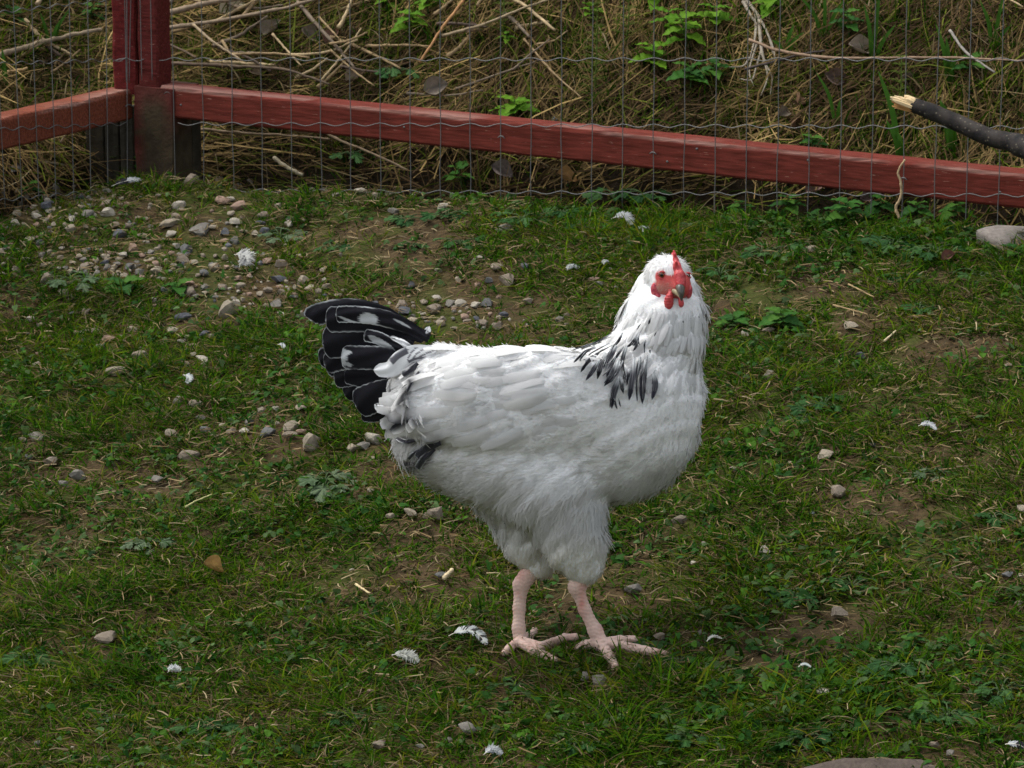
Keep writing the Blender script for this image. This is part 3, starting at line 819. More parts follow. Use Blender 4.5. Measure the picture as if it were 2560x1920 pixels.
for yrow, yend, x0 in [(-18, -22, 395), (147, 148, 395), (308, 318, 434), (474, 488, 434)]:
    xs_ = []; 
    for i in range(len(VX) - 1):
        xs_ += list(np.linspace(VX[i], VX[i + 1], 7)[:-1])
    xs_ = np.array([x for x in xs_ if x >= x0])
    if yrow < 200: xs_ = np.concatenate([[283, 300, 318, 335, 350, 362, 378, 395, 412], xs_])
    k_ = np.searchsorted(VX, xs_, side='right') - 1
    ph = np.where(k_ >= 0, (xs_ - np.array(VX)[np.clip(k_, 0, None)]) / 76.0, (xs_ - 433) / 60.0 % 1)
    yy = yrow + (yend - yrow) * (xs_ - 400) / 2160 - 4.2 * np.cos(ph * 2 * math.pi) + 1.0
    P = on_plane(xs_, yy, PRm, NR3)
    # in front of the uprights the wire wraps round them
    wrap = np.array([x < 400 for x in xs_])
    P[wrap] = on_plane(xs_[wrap], yy[wrap], PR0 - np.array([0, .004, 0]) + NF * .0, NF) - NF * .004
    wire(P)
LX = [318, 306 - 42 + 4, 224, 180, 134, 90, 46, 2, -44, -92, -142, -194, -250]
for i, X0 in enumerate(LX):
    ys_ = np.array([-260, -60, 60, 200, 330, 430, 520, 640, 760])
    lean = -(X0 - 340) / 340 * 20 / 400
    P = on_plane(X0 + lean * (ys_ - 300), ys_, PLm, NL3)
    g = gz(P[:, 0] - NL[0] * .03, P[:, 1] - NL[1] * .03)
    P = P[P[:, 2] > g - .06]
    wire(spline(P, 14))
for yrow, yend in [(-8, 30), (148, 158), (308, 322), (470, 500)]:
    xs_ = np.linspace(318, -260, 90)
    yy = yrow + (yend - yrow) * (318 - xs_) / 318 - 4.2 * np.cos((xs_ - 318) / 44.0 * 2 * math.pi) + 1
    P = on_plane(xs_, yy, PLm, NL3)
    if yrow > 400:
        g = gz(P[:, 0], P[:, 1]); P = P[P[:, 2] > g - .02]
        if len(P) < 4: continue
    wire(P)
for X0 in (324, 317):   # wires bent over the upright
    ys_ = np.array([-60, 60, 140, 205]); P = on_plane(X0 - (ys_ - 205) * .02 * (1 if X0 == 324 else -1), ys_, PR0, NF) - NF * .003
    wire(spline(P, 10))
for X0 in (352, 378):
    ys_ = np.array([-60, 60, 140, 200]); P = on_plane(X0 + (ys_ + 60) * .02, ys_, PR0, NR3) - NR3 * .003
    wire(spline(P, 10))
for (sx, sy) in [(1668, 404), (452, 262), (1010, 318), (2020, 400), (2500, 480), (1742, 372)]:
    q = on_plane(np.array([sx, sx + .1]), np.array([sy, sy + .1]), PR0, NR3)
    q = np.array([q[0] - NR3 * .0006, q[0] + NR3 * .003])
    v_, t_ = tube_np(q, np.full(2, .0016), 10)
    link('nail', build_mesh('nail', v_ - FB, t_), M_WIRE, fence)
# staples holding the mesh to the rail
for (sx, sy) in [(1257, 342), (1636, 382), (2262, 446), (423, 232), (318, 264)]:
    Pn, Nn_ = (PR0, NR3) if sx > 400 else (PL0, NL3)
    q = on_plane(np.array([sx - 9, sx - 3, sx + 3, sx + 8.]), np.array([sy + 1, sy - 3, sy - 2, sy + 3.]), Pn, Nn_) - Nn_ * .004
    v_, t_ = tube_np(q, np.full(4, .0009), 5)
    link('staple', build_mesh('staple', v_ - FB, t_), M_WIRE, fence)
# ================================================================== the hen
# modelled in (u, v, w): u right, v down in photo pixels at the hen's distance, w towards the camera
HS = 2300.0; HD = FPX / HS
feetP, feetD = ground_hit([1300, 1503], [1612, 1622])
W0 = float(np.mean((HD - feetD) * HS))
SH = math.tan(PITCH)

def M(P):
    P = np.asarray(P, float)
    d = HD - (P[..., 2] + W0 + SH * (1620 - P[..., 1])) / HS
    return unproj(P[..., 0], P[..., 1], d)

def Mn(N):
    N = np.asarray(N, float)
    g = np.stack([N[..., 0], N[..., 1] + SH * N[..., 2], N[..., 2]], -1)
    return norm(g[..., 0:1] * RT - g[..., 1:2] * UP - g[..., 2:3] * FW)

def w_of_ground(px, py):
    """local w of the ground seen at these pixels"""
    P, d = ground_hit(px, py)
    return (HD - d) * HS - W0 - SH * (1620 - np.atleast_1d(py))

def ell(P, c, r, ang=0.0, wu=0.0):
    q = P - np.array(c, float)
    if ang:
        ca, sa = math.cos(ang), math.sin(ang)
        q = np.stack([q[..., 0] * ca + q[..., 1] * sa, -q[..., 0] * sa + q[..., 1] * ca, q[..., 2]], -1)
    r = np.array(r, float)
    k0 = np.linalg.norm(q / r, axis=-1); k1 = np.linalg.norm(q / (r * r), axis=-1)
    return k0 * (k0 - 1) / np.maximum(k1, 1e-6)

def cap(P, a, b, ra, rb):
    a = np.array(a, float); b = np.array(b, float)
    ab = b - a
    t = np.clip(((P - a) @ ab) / (ab @ ab), 0, 1)
    return np.linalg.norm(P - a - t[..., None] * ab, axis=-1) - (ra + (rb - ra) * t)

def smin(a, b, k):
    h = np.maximum(k - np.abs(a - b), 0) / k
    return np.minimum(a, b) - h * h * k * 0.25

def sdf_torso(P):
    d = ell(P, (1385, 1050, 0), (335, 178, 185), rad(3))
    d = smin(d, ell(P, (1590, 1040, 8), (150, 172, 160)), 80)
    d = smin(d, ell(P, (1550, 1130, 8), (135, 108, 130), rad(-38)), 50)
    d = smin(d, ell(P, (1140, 965, -5), (150, 98, 110), rad(14)), 80)        # saddle / tail base
    d = smin(d, ell(P, (1112, 1040, -5), (126, 124, 120), rad(25)), 45)      # rump fluff
    d = smin(d, ell(P, (1226, 1127, 10), (182, 138, 155), rad(24)), 50)
    d = smin(d, ell(P, (1108, 1092, -5), (112, 108, 118), rad(30)), 40)      # belly and rear fluff
    d = smin(d, cap(P, (1622, 960, 5), (1660, 800, 5), 128, 92), 70)         # neck
    d = smin(d, cap(P, (1655, 850, 0), (1657, 795, -8), 101, 92), 40)
    d = smin(d, ell(P, (1664, 762, -22), (88, 66, 72)), 30)                 # hackle ruff behind the face
    d = smin(d, ell(P, (1666, 715, -24), (76, 50, 60)), 26)
    d = smin(d, ell(P, (1330, 1185, 60), (165, 118, 105), rad(24)), 40)      # near thigh
    d = smin(d, cap(P, (1400, 1240, 50), (1440, 1365, 52), 116, 74), 45)
    d = smin(d, cap(P, (1442, 1375, 52), (1458, 1412, 52), 70, 50), 18)
    d = smin(d, cap(P, (1310, 1260, -50), (1318, 1355, -55), 108, 58), 40)   # far thigh
    d = smin(d, cap(P, (1326, 1360, -58), (1346, 1408, -58), 54, 40), 16)
    wg = ell(P, (1300, 1000, 150), (285, 128, 62), rad(-4))                  # folded wing
    d = smin(d, wg, 22)
    wg2 = ell(P, (1225, 1040, 158), (165, 84, 48), rad(12))
    d = smin(d, wg2, 14)
    # broad soft lumps of the plumage
    d = d + 4.0 * np.sin(P[..., 0] / 31.0 + 1.3) * np.sin(P[..., 1] / 27.0) * np.cos(P[..., 2] / 35.0)
    d = d + 2.2 * np.sin(P[..., 0] / 13.0 + P[..., 1] / 22.0) * np.sin(P[..., 1] / 15.0 + P[..., 2] / 18.0)
    d = d + 1.3 * np.sin(P[..., 0] / 9.0 + P[..., 1] / 14.0 + 1.5 * np.sin(P[..., 1] / 40.0)) * np.sin(P[..., 1] / 11.0 - P[..., 0] / 30.0 + P[..., 2] / 20.0)
    return d

HW = 34.0
def sdf_head(P):
    d = ell(P, (1668, 694, HW - 14), (55, 55, 62))
    d = smin(d, ell(P, (1690, 716, HW + 22), (38, 36, 38)), 18)
    d = smin(d, ell(P, (1700, 722, HW + 46), (19, 20, 22)), 14)
    d = smin(d, ell(P, (1655, 718, HW + 18), (24, 30, 30)), 12)
    d = smin(d, cap(P, (1672, 760, 8), (1668, 710, 12), 62, 48), 20)
    # eye socket
    d = np.maximum(d, -ell(P, (1652, 688, HW + 50), (9, 8, 12)))
    return d

legw_n = 50.0; legw_f = -55.0
gn = float(w_of_ground(1503, 1622)[0]); gf = float(w_of_ground(1300, 1612)[0])
_gc = {}
def G(u, v, lift):     # a point "lift" px above the ground seen at this pixel
    if (u, v, lift) not in _gc: _gc[(u, v, lift)] = float(w_of_ground(u, v + lift)[0])
    return (u, v, _gc[(u, v, lift)])
def sdf_legs(P):
    d = cap(P, (1345, 1400, -58), (1303, 1462, (gf + legw_f) / 2), 26, 21)
    d = smin(d, cap(P, (1303, 1462, (gf + legw_f) / 2), (1298, 1520, gf * .7 + legw_f * .3), 18.5, 14.5), 10)
    d = smin(d, cap(P, (1298, 1520, gf * .7 + legw_f * .3), (1297, 1570, gf), 14.5, 15.5), 10)
    d = smin(d, cap(P, (1297, 1570, gf), (1300, 1606, gf), 15.5, 17), 10)
    toes = [[(1300, 1606), (1335, 1628), (1366, 1641), (1389, 1650)], [(1305, 1604), (1350, 1617), (1382, 1606), (1412, 1594), (1440, 1592)],
            [(1305, 1600), (1322, 1592), (1336, 1577)], [(1295, 1606), (1275, 1620), (1262, 1632)]]
    for T in toes:
        n = len(T)
        for i in range(n - 1):
            a = T[i]; b = T[i + 1]
            ra = 13.5 - 4.5 * i / (n - 1); rb = 13.5 - 4.5 * (i + 1) / (n - 1)
            la = G(a[0], a[1], ra); lb = G(b[0], b[1], rb)
            d = smin(d, cap(P, la, lb, ra, rb), 5)
    d = smin(d, cap(P, (1462, 1440, 50), (1440, 1470, 52), 26, 20), 8)
    d = smin(d, cap(P, (1440, 1462, 52), (1462, 1525, gn * .5 + 25), 18, 14.5), 10)
    d = smin(d, cap(P, (1462, 1525, gn * .5 + 25), (1488, 1576, gn), 14.5, 16.5), 10)
    d = smin(d, cap(P, (1488, 1576, gn), (1503, 1612, gn), 17, 20), 12)
    toes = [[(1503, 1612), (1524, 1640), (1538, 1666)], [(1510, 1612), (1556, 1616), (1613, 1626), (1660, 1635)],
            [(1512, 1608), (1552, 1601), (1586, 1599)], [(1495, 1610), (1464, 1612), (1446, 1620)]]
    for T in toes:
        n = len(T)
        for i in range(n - 1):
            a = T[i]; b = T[i + 1]
            ra = 15 - 5 * i / (n - 1); rb = 15 - 5 * (i + 1) / (n - 1)
            la = G(a[0], a[1], ra); lb = G(b[0], b[1], rb)
            d = smin(d, cap(P, la, lb, ra, rb), 5)
    return d

def surface_nets(f, lo, hi, h):
    xs = [np.arange(lo[i], hi[i] + h, h) for i in range(3)]
    F = np.empty((len(xs[0]), len(xs[1]), len(xs[2])), np.float32)
    Y, Z = np.meshgrid(xs[1], xs[2], indexing='ij')
    for i0 in range(0, len(xs[0]), 24):
        xx = xs[0][i0:i0 + 24]
        P = np.stack([np.broadcast_to(xx[:, None, None].astype(np.float32), (len(xx),) + Y.shape), np.broadcast_to(Y, (len(xx),) + Y.shape), np.broadcast_to(Z, (len(xx),) + Z.shape)], -1)
        F[i0:i0 + 24] = f(P.astype(np.float32))
    nx, ny, nz = F.shape
    cnt = np.zeros((nx - 1, ny - 1, nz - 1), np.float32); acc = np.zeros((nx - 1, ny - 1, nz - 1, 3), np.float32)
    def edge(ax, oa, ob):
        idx0 = [slice(0, nx - 1), slice(0, ny - 1), slice(0, nz - 1)]
        off = [0, 0, 0]; others = [a for a in range(3) if a != ax]
        off[others[0]] = oa; off[others[1]] = ob
        s0 = tuple(slice(off[k], off[k] + F.shape[k] - 1) for k in range(3))
        off1 = list(off); off1[ax] += 1
        s1 = tuple(slice(off1[k], off1[k] + F.shape[k] - 1) for k in range(3))
        a = F[s0]; b = F[s1]
        m = (a < 0) != (b < 0)
        t = np.where(m, a / np.where(m, a - b, 1), 0)
        for k in range(3):
            acc[..., k] += np.where(m, (t if k == ax else off[k]), 0)
        cnt[...] += m
    for ax in range(3):
        for oa in (0, 1):
            for ob in (0, 1):
                edge(ax, oa, ob)
    act = cnt > 0
    ids = -np.ones(act.shape, np.int64)
    I = np.argwhere(act)
    ids[act] = np.arange(len(I))
    V = (I + acc[act] / cnt[act][:, None]) * h + np.array([x[0] for x in xs])
    quads = []
    for ax in range(3):
        o = [a for a in range(3) if a != ax]
        s0 = [slice(None)] * 3; s1 = [slice(None)] * 3
        s0[ax] = slice(0, F.shape[ax] - 1); s1[ax] = slice(1, F.shape[ax])
        for a in o:
            s0[a] = slice(1, F.shape[a] - 1); s1[a] = slice(1, F.shape[a] - 1)
        A = F[tuple(s0)] < 0; B = F[tuple(s1)] < 0
        E = np.argwhere(A != B)
        if len(E) == 0: continue
        flip = A[tuple(E.T)]
        def cell(da, db):
            c = E.copy()
            for a in o: c[:, a] += 1
            c[:, o[0]] -= da; c[:, o[1]] -= db
            return ids[tuple(c.T)]
        q = np.stack([cell(1, 1), cell(0, 1), cell(0, 0), cell(1, 0)], 1)
        if ax == 1: flip = ~flip
        q = np.where(flip[:, None], q, q[:, ::-1])
        quads.append(q)
    Q = np.concatenate(quads)
    T = np.concatenate([Q[:, [0, 1, 2]], Q[:, [0, 2, 3]]])
    return V, T

def sgrad(f, P, e=1.5):
    g = np.stack([f(P + np.eye(3)[k] * e) - f(P - np.eye(3)[k] * e) for k in range(3)], -1)
    return norm(g)

WHITE = np.array([0.83, 0.83, 0.82])
PINK = np.array([0.66, 0.47, 0.39])
RED = np.array([0.46, 0.065, 0.06])

def plum_dark(P):
    """grey and black markings of the plumage, 0..1"""
    u, v, ww = P[..., 0], P[..., 1], P[..., 2]
    d = np.zeros(u.shape)
    for cu, cv, ru, rv, an, am in [(985, 1065, 34, 13, -25, .9), (1020, 1105, 30, 10, 10, .7), (965, 1050, 14, 22, 20, .8),
                                   (1055, 1145, 24, 34, 25, 1.), (1030, 1160, 18, 22, 30, .9), (1085, 1105, 26, 14, -40, .45),
                                   (1003, 1000, 8, 40, 20, .7), (1022, 960, 8, 34, 25, .9), (1042, 895, 34, 9, -30, 1.),
                                   (1060, 885, 22, 7, -20, .9), (1170, 1045, 34, 16, -50, .32), (1215, 1020, 24, 11, -60, .28),
                                   (1120, 1010, 40, 8, -60, .15), (1050, 930, 30, 8, -60, .25)]:
        a = rad(an); q = u - cu; r = v - cv
        x = q * math.cos(a) + r * math.sin(a); y = -q * math.sin(a) + r * math.cos(a)
        d = np.maximum(d, am * np.exp(-((x / ru) ** 2 + (y / rv) ** 2) ** 1.5))
    return d * (ww > -60)

V, T = surface_nets(sdf_torso, (860, 600, -260), (1820, 1500, 260), 6.0)
TORSO_V = V
Nt = sgrad(sdf_torso, V)
fz = fbm(V[:, 0] / 30, V[:, 1] / 30 + V[:, 2] / 40, 4)
V2, T2 = surface_nets(sdf_head, (1590, 620, -60), (1750, 790, 130), 3.0)
V3, T3 = surface_nets(sdf_legs, (1235, 1380, -160), (1690, 1700, 220), 2.6)
Nh = sgrad(sdf_head, V2); Nl = sgrad(sdf_legs, V3)

def face_mask(P):
    u, v, ww = P[..., 0], P[..., 1], P[..., 2]
    e = ((u - 1684) / 52) ** 2 + ((v - 724) / 38) ** 2
    m = smooth(1.25, 0.85, e)
    eye = smooth(1.3, 0.8, ((u - 1655) / 17) ** 2 + ((v - 692) / 19) ** 2)
    m = np.maximum(m, eye)
    m = np.maximum(m, smooth(1.3, .8, ((u - 1720) / 12) ** 2 + ((v - 690) / 14) ** 2))
    brow = smooth(1.2, .7, ((u - 1672) / 14) ** 2 + ((v - 676) / 12) ** 2)
    return np.clip(m * (1 - .8 * brow), 0, 1) * smooth(HW - 20, HW + 6, ww)

fm = face_mask(V2)[:, None]
facecol = RED * (1.15 - .2 * fbm(V2[:, 0] / 6, V2[:, 1] / 6, 5))[:, None]
eyering = np.exp(-(((V2[:, 0] - 1655) / 22) ** 2 + ((V2[:, 1] - 690) / 20) ** 2))[:, None]
cheek = np.exp(-(((V2[:, 0] - 1652) / 22) ** 2 + ((V2[:, 1] - 722) / 14) ** 2))[:, None]
facecol = facecol * (1 - cheek * .6) + np.array([0.52, 0.30, 0.23]) * cheek * .6
headcol = WHITE * (1 - fm) + facecol * fm
lp = V3
scal = 0.5 + 0.5 * np.sin(lp[:, 1] / 1.55 + 1.4 * np.sin(lp[:, 0] / 5.0))
red = smooth(.52, .8, fbm(lp[:, 0] / 18, lp[:, 1] / 26, 8))[:, None] * .3 + .5 * np.exp(-(((lp[:, 0] - 1298) / 16) ** 2 + ((lp[:, 1] - 1432) / 22) ** 2))[:, None] + .5 * np.exp(-(((lp[:, 0] - 1455) / 10) ** 2 + ((lp[:, 1] - 1500) / 50) ** 2))[:, None]
legcol = PINK * (1 - np.clip(red, 0, 1)) + np.array([0.55, 0.20, 0.16]) * np.clip(red, 0, 1)
dirt = smooth(.5, .72, fbm(lp[:, 0] / 7, lp[:, 1] / 7, 12))[:, None] * smooth(1585, 1630, lp[:, 1])[:, None]
dirt = np.maximum(dirt, .8 * np.exp(-(((lp[:, 0] - 1385) / 24) ** 2 + ((lp[:, 1] - 1607) / 14) ** 2))[:, None])
legcol = legcol * (1 - .75 * dirt) + np.array([0.13, 0.07, 0.03]) * .75 * dirt
legcol = legcol * (0.93 + .09 * scal)[:, None]
V3d = V3 + Nl * (scal[:, None] - .5) * .9
Vb = np.concatenate([M(V), M(V2), M(V3d)])
Tb = np.concatenate([T, T2 + len(V), T3 + len(V) + len(V2)])
Cb = np.concatenate([np.broadcast_to(WHITE * .96, V.shape), headcol, legcol])
dk = plum_dark(V)[:, None]
Cb[:len(V)] = Cb[:len(V)] * (1 - dk * .9)
hen_base = (float(np.mean(feetP[:, 0])), float(np.mean(feetP[:, 1])), float(np.mean(feetP[:, 2])))
hen = empty('hen', hen_base, 'white hen with black tail, black-streaked neck and red comb standing on the grass', 'hen')
HB = np.array(hen_base)
M_HEN = mat_attr('hen_skin', 0.6, 0, 0.3, noise=(350, 0.10), sss=0.12, bump=(500, 0.0006))
M_PLUM = mat_attr('plumage', 0.85, 0.42, 0.06)
link('body', build_mesh('hen_body', Vb - HB, Tb, Cb, orient=Mn(np.concatenate([Nt, Nh, Nl]))), M_HEN, hen)

# ---- where feathers point, in (u, v, w)
def flow(P):
    u, v, ww = P[..., 0], P[..., 1], P[..., 2]
    f = np.zeros(P.shape)
    f[..., 0] = -1; f[..., 1] = .10
    neck = smooth(930, 800, v) * smooth(1480, 1580, u)
    breast = smooth(1520, 1640, u) * (1 - neck)
    nd = np.stack([-(1672 - u) / 150 * .0 - .25 - smooth(1700, 1520, u) * .7, np.ones_like(u), -.0 * u], -1)
    bd = np.stack([-.55 + 0 * u, .9 + 0 * u, 0 * u], -1)
    f = f * (1 - neck[..., None]) + nd * neck[..., None]
    f = f * (1 - breast[..., None]) + bd * breast[..., None]
    low = smooth(1120, 1300, v)[..., None]
    ld = np.stack([-.35 + smooth(1250, 1100, u) * -.5, np.ones_like(u), 0 * u], -1)
    f = f * (1 - low) + ld * low
    rear = (smooth(1120, 980, u) * smooth(1000, 1060, v))[..., None]
    f = f * (1 - rear) + np.array([-.55, .75, 0]) * rear
    mid = (smooth(1010, 1090, v) * smooth(1180, 1060, v) * smooth(1500, 1300, u))[..., None]
    f = f * (1 - mid * .5) + np.array([-.8, .6, 0]) * mid * .5
    return f

def tang(P, N):
    f = flow(P)
    f = f - N * (f * N).sum(-1, keepdims=True)
    return norm(f)

def sample(V, T, n, wfun=None):
    A = V[T[:, 0]]; B = V[T[:, 1]]; C = V[T[:, 2]]
    ar = np.linalg.norm(np.cross(B - A, C - A), axis=1)
    if wfun is not None: ar = ar * wfun((A + B + C) / 3)
    i = rng.choice(len(T), n, p=ar / ar.sum())
    r1 = np.sqrt(rng.random(n)); r2 = rng.random(n)
    return A[i] * (1 - r1)[:, None] + B[i] * (r1 * (1 - r2))[:, None] + C[i] * (r1 * r2)[:, None]

def cards(P, N, D, L, W, lift, R, ns=5, nt_=3, curl=0.25, col=None, colfun=None, base=0.0, tipw=1.0, tilt=.08):
    """feather cards bent over the body; returns V, T, normals, colours"""
    n = len(P)
    B = np.cross(N, D)
    s = np.linspace(0, 1, ns); t = np.linspace(-1, 1, nt_)
    S, TT = np.meshgrid(s, t, indexing='ij')
    prof = np.sqrt(np.clip(1 - ((S - .52) / .52) ** 4, 0, 1)) * (S * .25 + .75) ** tipw + .02
    S = S[None, :, :, None]; TT = TT[None, :, :, None]; pr = prof[None, :, :, None]
    L_ = L[:, None, None, None]; W_ = W[:, None, None, None]; R_ = R[:, None, None, None]; lf = lift[:, None, None, None]
    x = (S - .18) * L_
    y = TT * pr * W_ * .5
    z = base + lf * np.clip(S, 0, 1) ** 1.3 - x * x / (2 * R_) - y * y / (2 * R_ * .8) * 1.2 - curl * W_ * .12 * TT ** 2
    V = P[:, None, None, :] + D[:, None, None, :] * x + B[:, None, None, :] * y + N[:, None, None, :] * z
    Nn = N[:, None, None, :] + B[:, None, None, :] * TT * tilt + D[:, None, None, :] * ((S - .4) * tilt + x / R_) + B[:, None, None, :] * (y / (R_ * .8))
    V = V.reshape(-1, 3); Nn = norm(Nn.reshape(-1, 3))
    g = grid_tris(ns, nt_)
    T = (g[None] + (np.arange(n) * ns * nt_)[:, None, None]).reshape(-1, 3)
    return V, T, Nn

def strands(P, N, D, L, W, out, seg=3, droop=0.0):
    n = len(P)
    s = np.linspace(0, 1, seg + 1)
    rnd = norm(rng.normal(size=(n, 3)))
    C = norm(np.cross(D, np.array([0, 0, 1.0]) + rnd * .5))
    j = rng.normal(size=(n, 3)) * .22
    Vs = []; k = 0
    for i, si in enumerate(s):
        c = P + (D + j * .6) * (L * si)[:, None] + N * (L * out * (si - .45 * si * si))[:, None] - N * 2 + np.array([0, 1.0, 0]) * (droop * L * si * si)[:, None] + j * (L * si * si * .4)[:, None]
        wd = W * (1 - .8 * si)
        Vs.append(c - C * wd[:, None] / 2)
        Vs.append(c + C * wd[:, None] / 2)
    V = np.stack(Vs, 1).reshape(-1, 3)
    T = []
    m = 2 * (seg + 1)
    for i in range(seg):
        a = 2 * i
        T += [(a, a + 1, a + 3), (a, a + 3, a + 2)]
    T = (np.array(T)[None] + (np.arange(n) * m)[:, None, None]).reshape(-1, 3)
    Nn = np.repeat(N, m, axis=0)
    return V, T, Nn

def hide_face(P):   # keep feathers off the bare face
    return face_mask(P) < .35

def no_face(P):   # neck plumage stops where the head begins
    return ~((P[:, 1] < 775) & (P[:, 2] > 26)) & ~((P[:, 1] < 700))

# contour feathers: broad over back, wing and breast
P = sample(V, T, 1100, lambda c: smooth(1110, 1040, c[:, 1]) * smooth(960, 1040, c[:, 0]) * smooth(1540, 1440, c[:, 0]) * (c[:, 1] > 870) + 1e-6)
N = sgrad(sdf_torso, P); D = tang(P, N)
neck = smooth(1000, 850, P[:, 1]) * smooth(1480, 1560, P[:, 0])
L = 80 + 50 * rng.random(len(P)); W = 22 + 12 * rng.random(len(P))
wing = np.exp(-(((P[:, 0] - 1250) / 230) ** 2 + ((P[:, 1] - 1010) / 90) ** 2)) * (P[:, 2] > 60)
L = L * (1 + .5 * wing)
D = norm(D + rng.normal(size=D.shape) * .10)
Vc, Tc, Nc = cards(P, N, D, L, W, .3 + .8 * rng.random(len(P)), 175 + 0 * L, ns=7, nt_=5, base=-1.0, tilt=.09)
cc = WHITE * (1 + .015 * rng.normal(size=(len(P), 1)))
Cc = np.repeat(cc, 35, axis=0)
dk = np.clip(plum_dark(Vc) * (.6 + .9 * _h(np.repeat(np.arange(len(P)), 35), 3, 1)), 0, 1)[:, None]
Cc = Cc * (1 - dk * .96) + np.array([.02, .02, .028]) * dk * .9
PL = [(Vc, Tc, Nc, Cc)]
# slim hackles round the neck
P = sample(V, T, 4200, lambda c: smooth(980, 900, c[:, 1]) * smooth(1490, 1570, c[:, 0]) + 1e-5); P = P[no_face(P)]
N = sgrad(sdf_torso, P); D = norm(tang(P, N) + rng.normal(size=P.shape) * .07)
n = len(P)
Vc, Tc, Nc = cards(P, N, D, 52 + 26 * rng.random(n), 9 + 6 * rng.random(n), .3 + 1.2 * rng.random(n), 140 + np.zeros(n), ns=5, nt_=3)
cc = WHITE * (1 + .05 * rng.normal(size=(n, 1)))
Cc = np.repeat(cc, 15, axis=0)
# faint grey ticks and a greyer lower cape
g = np.exp(-(((Vc[:, 0] - 1555) / 55) ** 2 + ((Vc[:, 1] - 905) / 50) ** 2)) * .34 + .10 * np.exp(-(((Vc[:, 0] - 1640) / 60) ** 2 + ((Vc[:, 1] - 900) / 60) ** 2))
rr = np.repeat(rng.random(n), 15)
g = g * (rr > .35)
g2 = np.where(np.repeat(rng.random(n), 15) < .02, .5, 0) * (Vc[:, 1] > 800)
sS = np.tile(np.repeat(np.linspace(0, 1, 5), 3), n)
tT = np.tile(np.array([-1, 0, 1]), n * 5)
dk = (np.maximum(g, g2) * (.4 + .6 * (tT == 0)) * smooth(.2, .6, sS))[:, None]
dk = dk * (Vc[:, 2] > -40)[:, None]
Cc = Cc * (1 - dk) + np.array([.05, .05, .065]) * dk
PL.append((Vc, Tc, Nc, Cc))
Vc = np.concatenate([a[0] for a in PL]); Nc = np.concatenate([a[2] for a in PL]); Cc = np.concatenate([a[3] for a in PL])
Tc = np.concatenate([PL[0][1], PL[1][1] + len(PL[0][0])])
link('plumage', build_mesh('plumage', M(Vc) - HB, Tc, Cc, nrm=Mn(Nc)), M_PLUM, hen, kind='stuff')

# down: fine strands, long and loose on belly, thighs and rear, short on head and neck
FL_ = []
P = sample(V, T, 62000, lambda c: .40 + .9 * smooth(1130, 1260, c[:, 1]) + .6 * smooth(1100, 980, c[:, 0])); P = P[no_face(P)]
N = sgrad(sdf_torso, P); D = norm(tang(P, N) + .22 * (fbm(P[:, 0] / 22, P[:, 1] / 22, 77)[:, None] - .5) * 4 * np.cross(N, tang(P, N))); n = len(P)
low = smooth(1020, 1250, P[:, 1])
rear = smooth(1120, 960, P[:, 0])
L = (13 + 20 * np.maximum(low, rear * .8) * rng.random(n) + 8 * rng.random(n)) * (1 - .55 * smooth(1320, 1400, P[:, 1]))
Vc, Tc, Nc = strands(P, N, D, L, 2.6 + 2.4 * rng.random(n), .07 + .20 * np.maximum(low, rear), 3)
cc = WHITE * (1.0 + .03 * rng.normal(size=(n, 1)))
warm = (smooth(1300, 1420, P[:, 1]))[:, None]
cc = cc * (1 - warm * np.array([.03, .06, .16]))
Cc = np.repeat(cc, 8, axis=0)
dk = np.clip(plum_dark(Vc) * (.3 + 1.0 * np.repeat(rng.random(n), 8)), 0, 1)[:, None]
Cc = Cc * (1 - dk * .95) + np.array([.03, .03, .035]) * dk * .9
FL_.append((Vc, Tc, Nc, Cc))
P = sample(V2, T2, 9000, lambda c: np.where(c[:, 1] < 760, 1., .6)); P = P[hide_face(P) & (((P[:, 0] - 1655) / 25) ** 2 + ((P[:, 1] - 694) / 24) ** 2 > 1) & (((P[:, 0] - 1720) / 16) ** 2 + ((P[:, 1] - 690) / 16) ** 2 > 1) & ~((P[:, 2] > 20) & (P[:, 1] > 700) & (P[:, 1] < 750))]
N = sgrad(sdf_head, P); n = len(P)
D = np.stack([-.2 + (P[:, 0] < 1650) * -.4 + (P[:, 0] > 1710) * .4, .9 + 0 * P[:, 0], -.5 + 0 * P[:, 0]], -1)
D = norm(D - N * (D * N).sum(-1, keepdims=True))
Vc, Tc, Nc = strands(P, N, D, 10 + 10 * rng.random(n), 1.8 + rng.random(n), .30, 3)
FL_.append((Vc, Tc, Nc, np.repeat(WHITE * (1 + .04 * rng.normal(size=(n, 1))), 8, axis=0)))
# face whiskers
P = sample(V2, T2, 700, lambda c: (face_mask(c) > .5) * (c[:, 1] > 700) * 1.0 + 1e-6)
N = sgrad(sdf_head, P); n = len(P)
D = norm(np.stack([-.8 + 0 * P[:, 0], .5 + 0 * P[:, 0], 0 * P[:, 0]], -1) - N * 0)
Vc, Tc, Nc = strands(P, N, D, 5 + 4 * rng.random(n), .9 + 0 * P[:, 0], .3, 3)
FL_.append((Vc, Tc, Nc, np.repeat(np.array([.62, .5, .42]) * np.ones((n, 1)), 8, axis=0)))
o = 0; TT_ = []
for a in FL_:
    TT_.append(a[1] + o); o += len(a[0])
link('down', build_mesh('down', M(np.concatenate([a[0] for a in FL_])) - HB, np.concatenate(TT_), np.concatenate([a[3] for a in FL_]),
     nrm=Mn(np.concatenate([a[2] for a in FL_]))), M_PLUM, hen, kind='stuff')

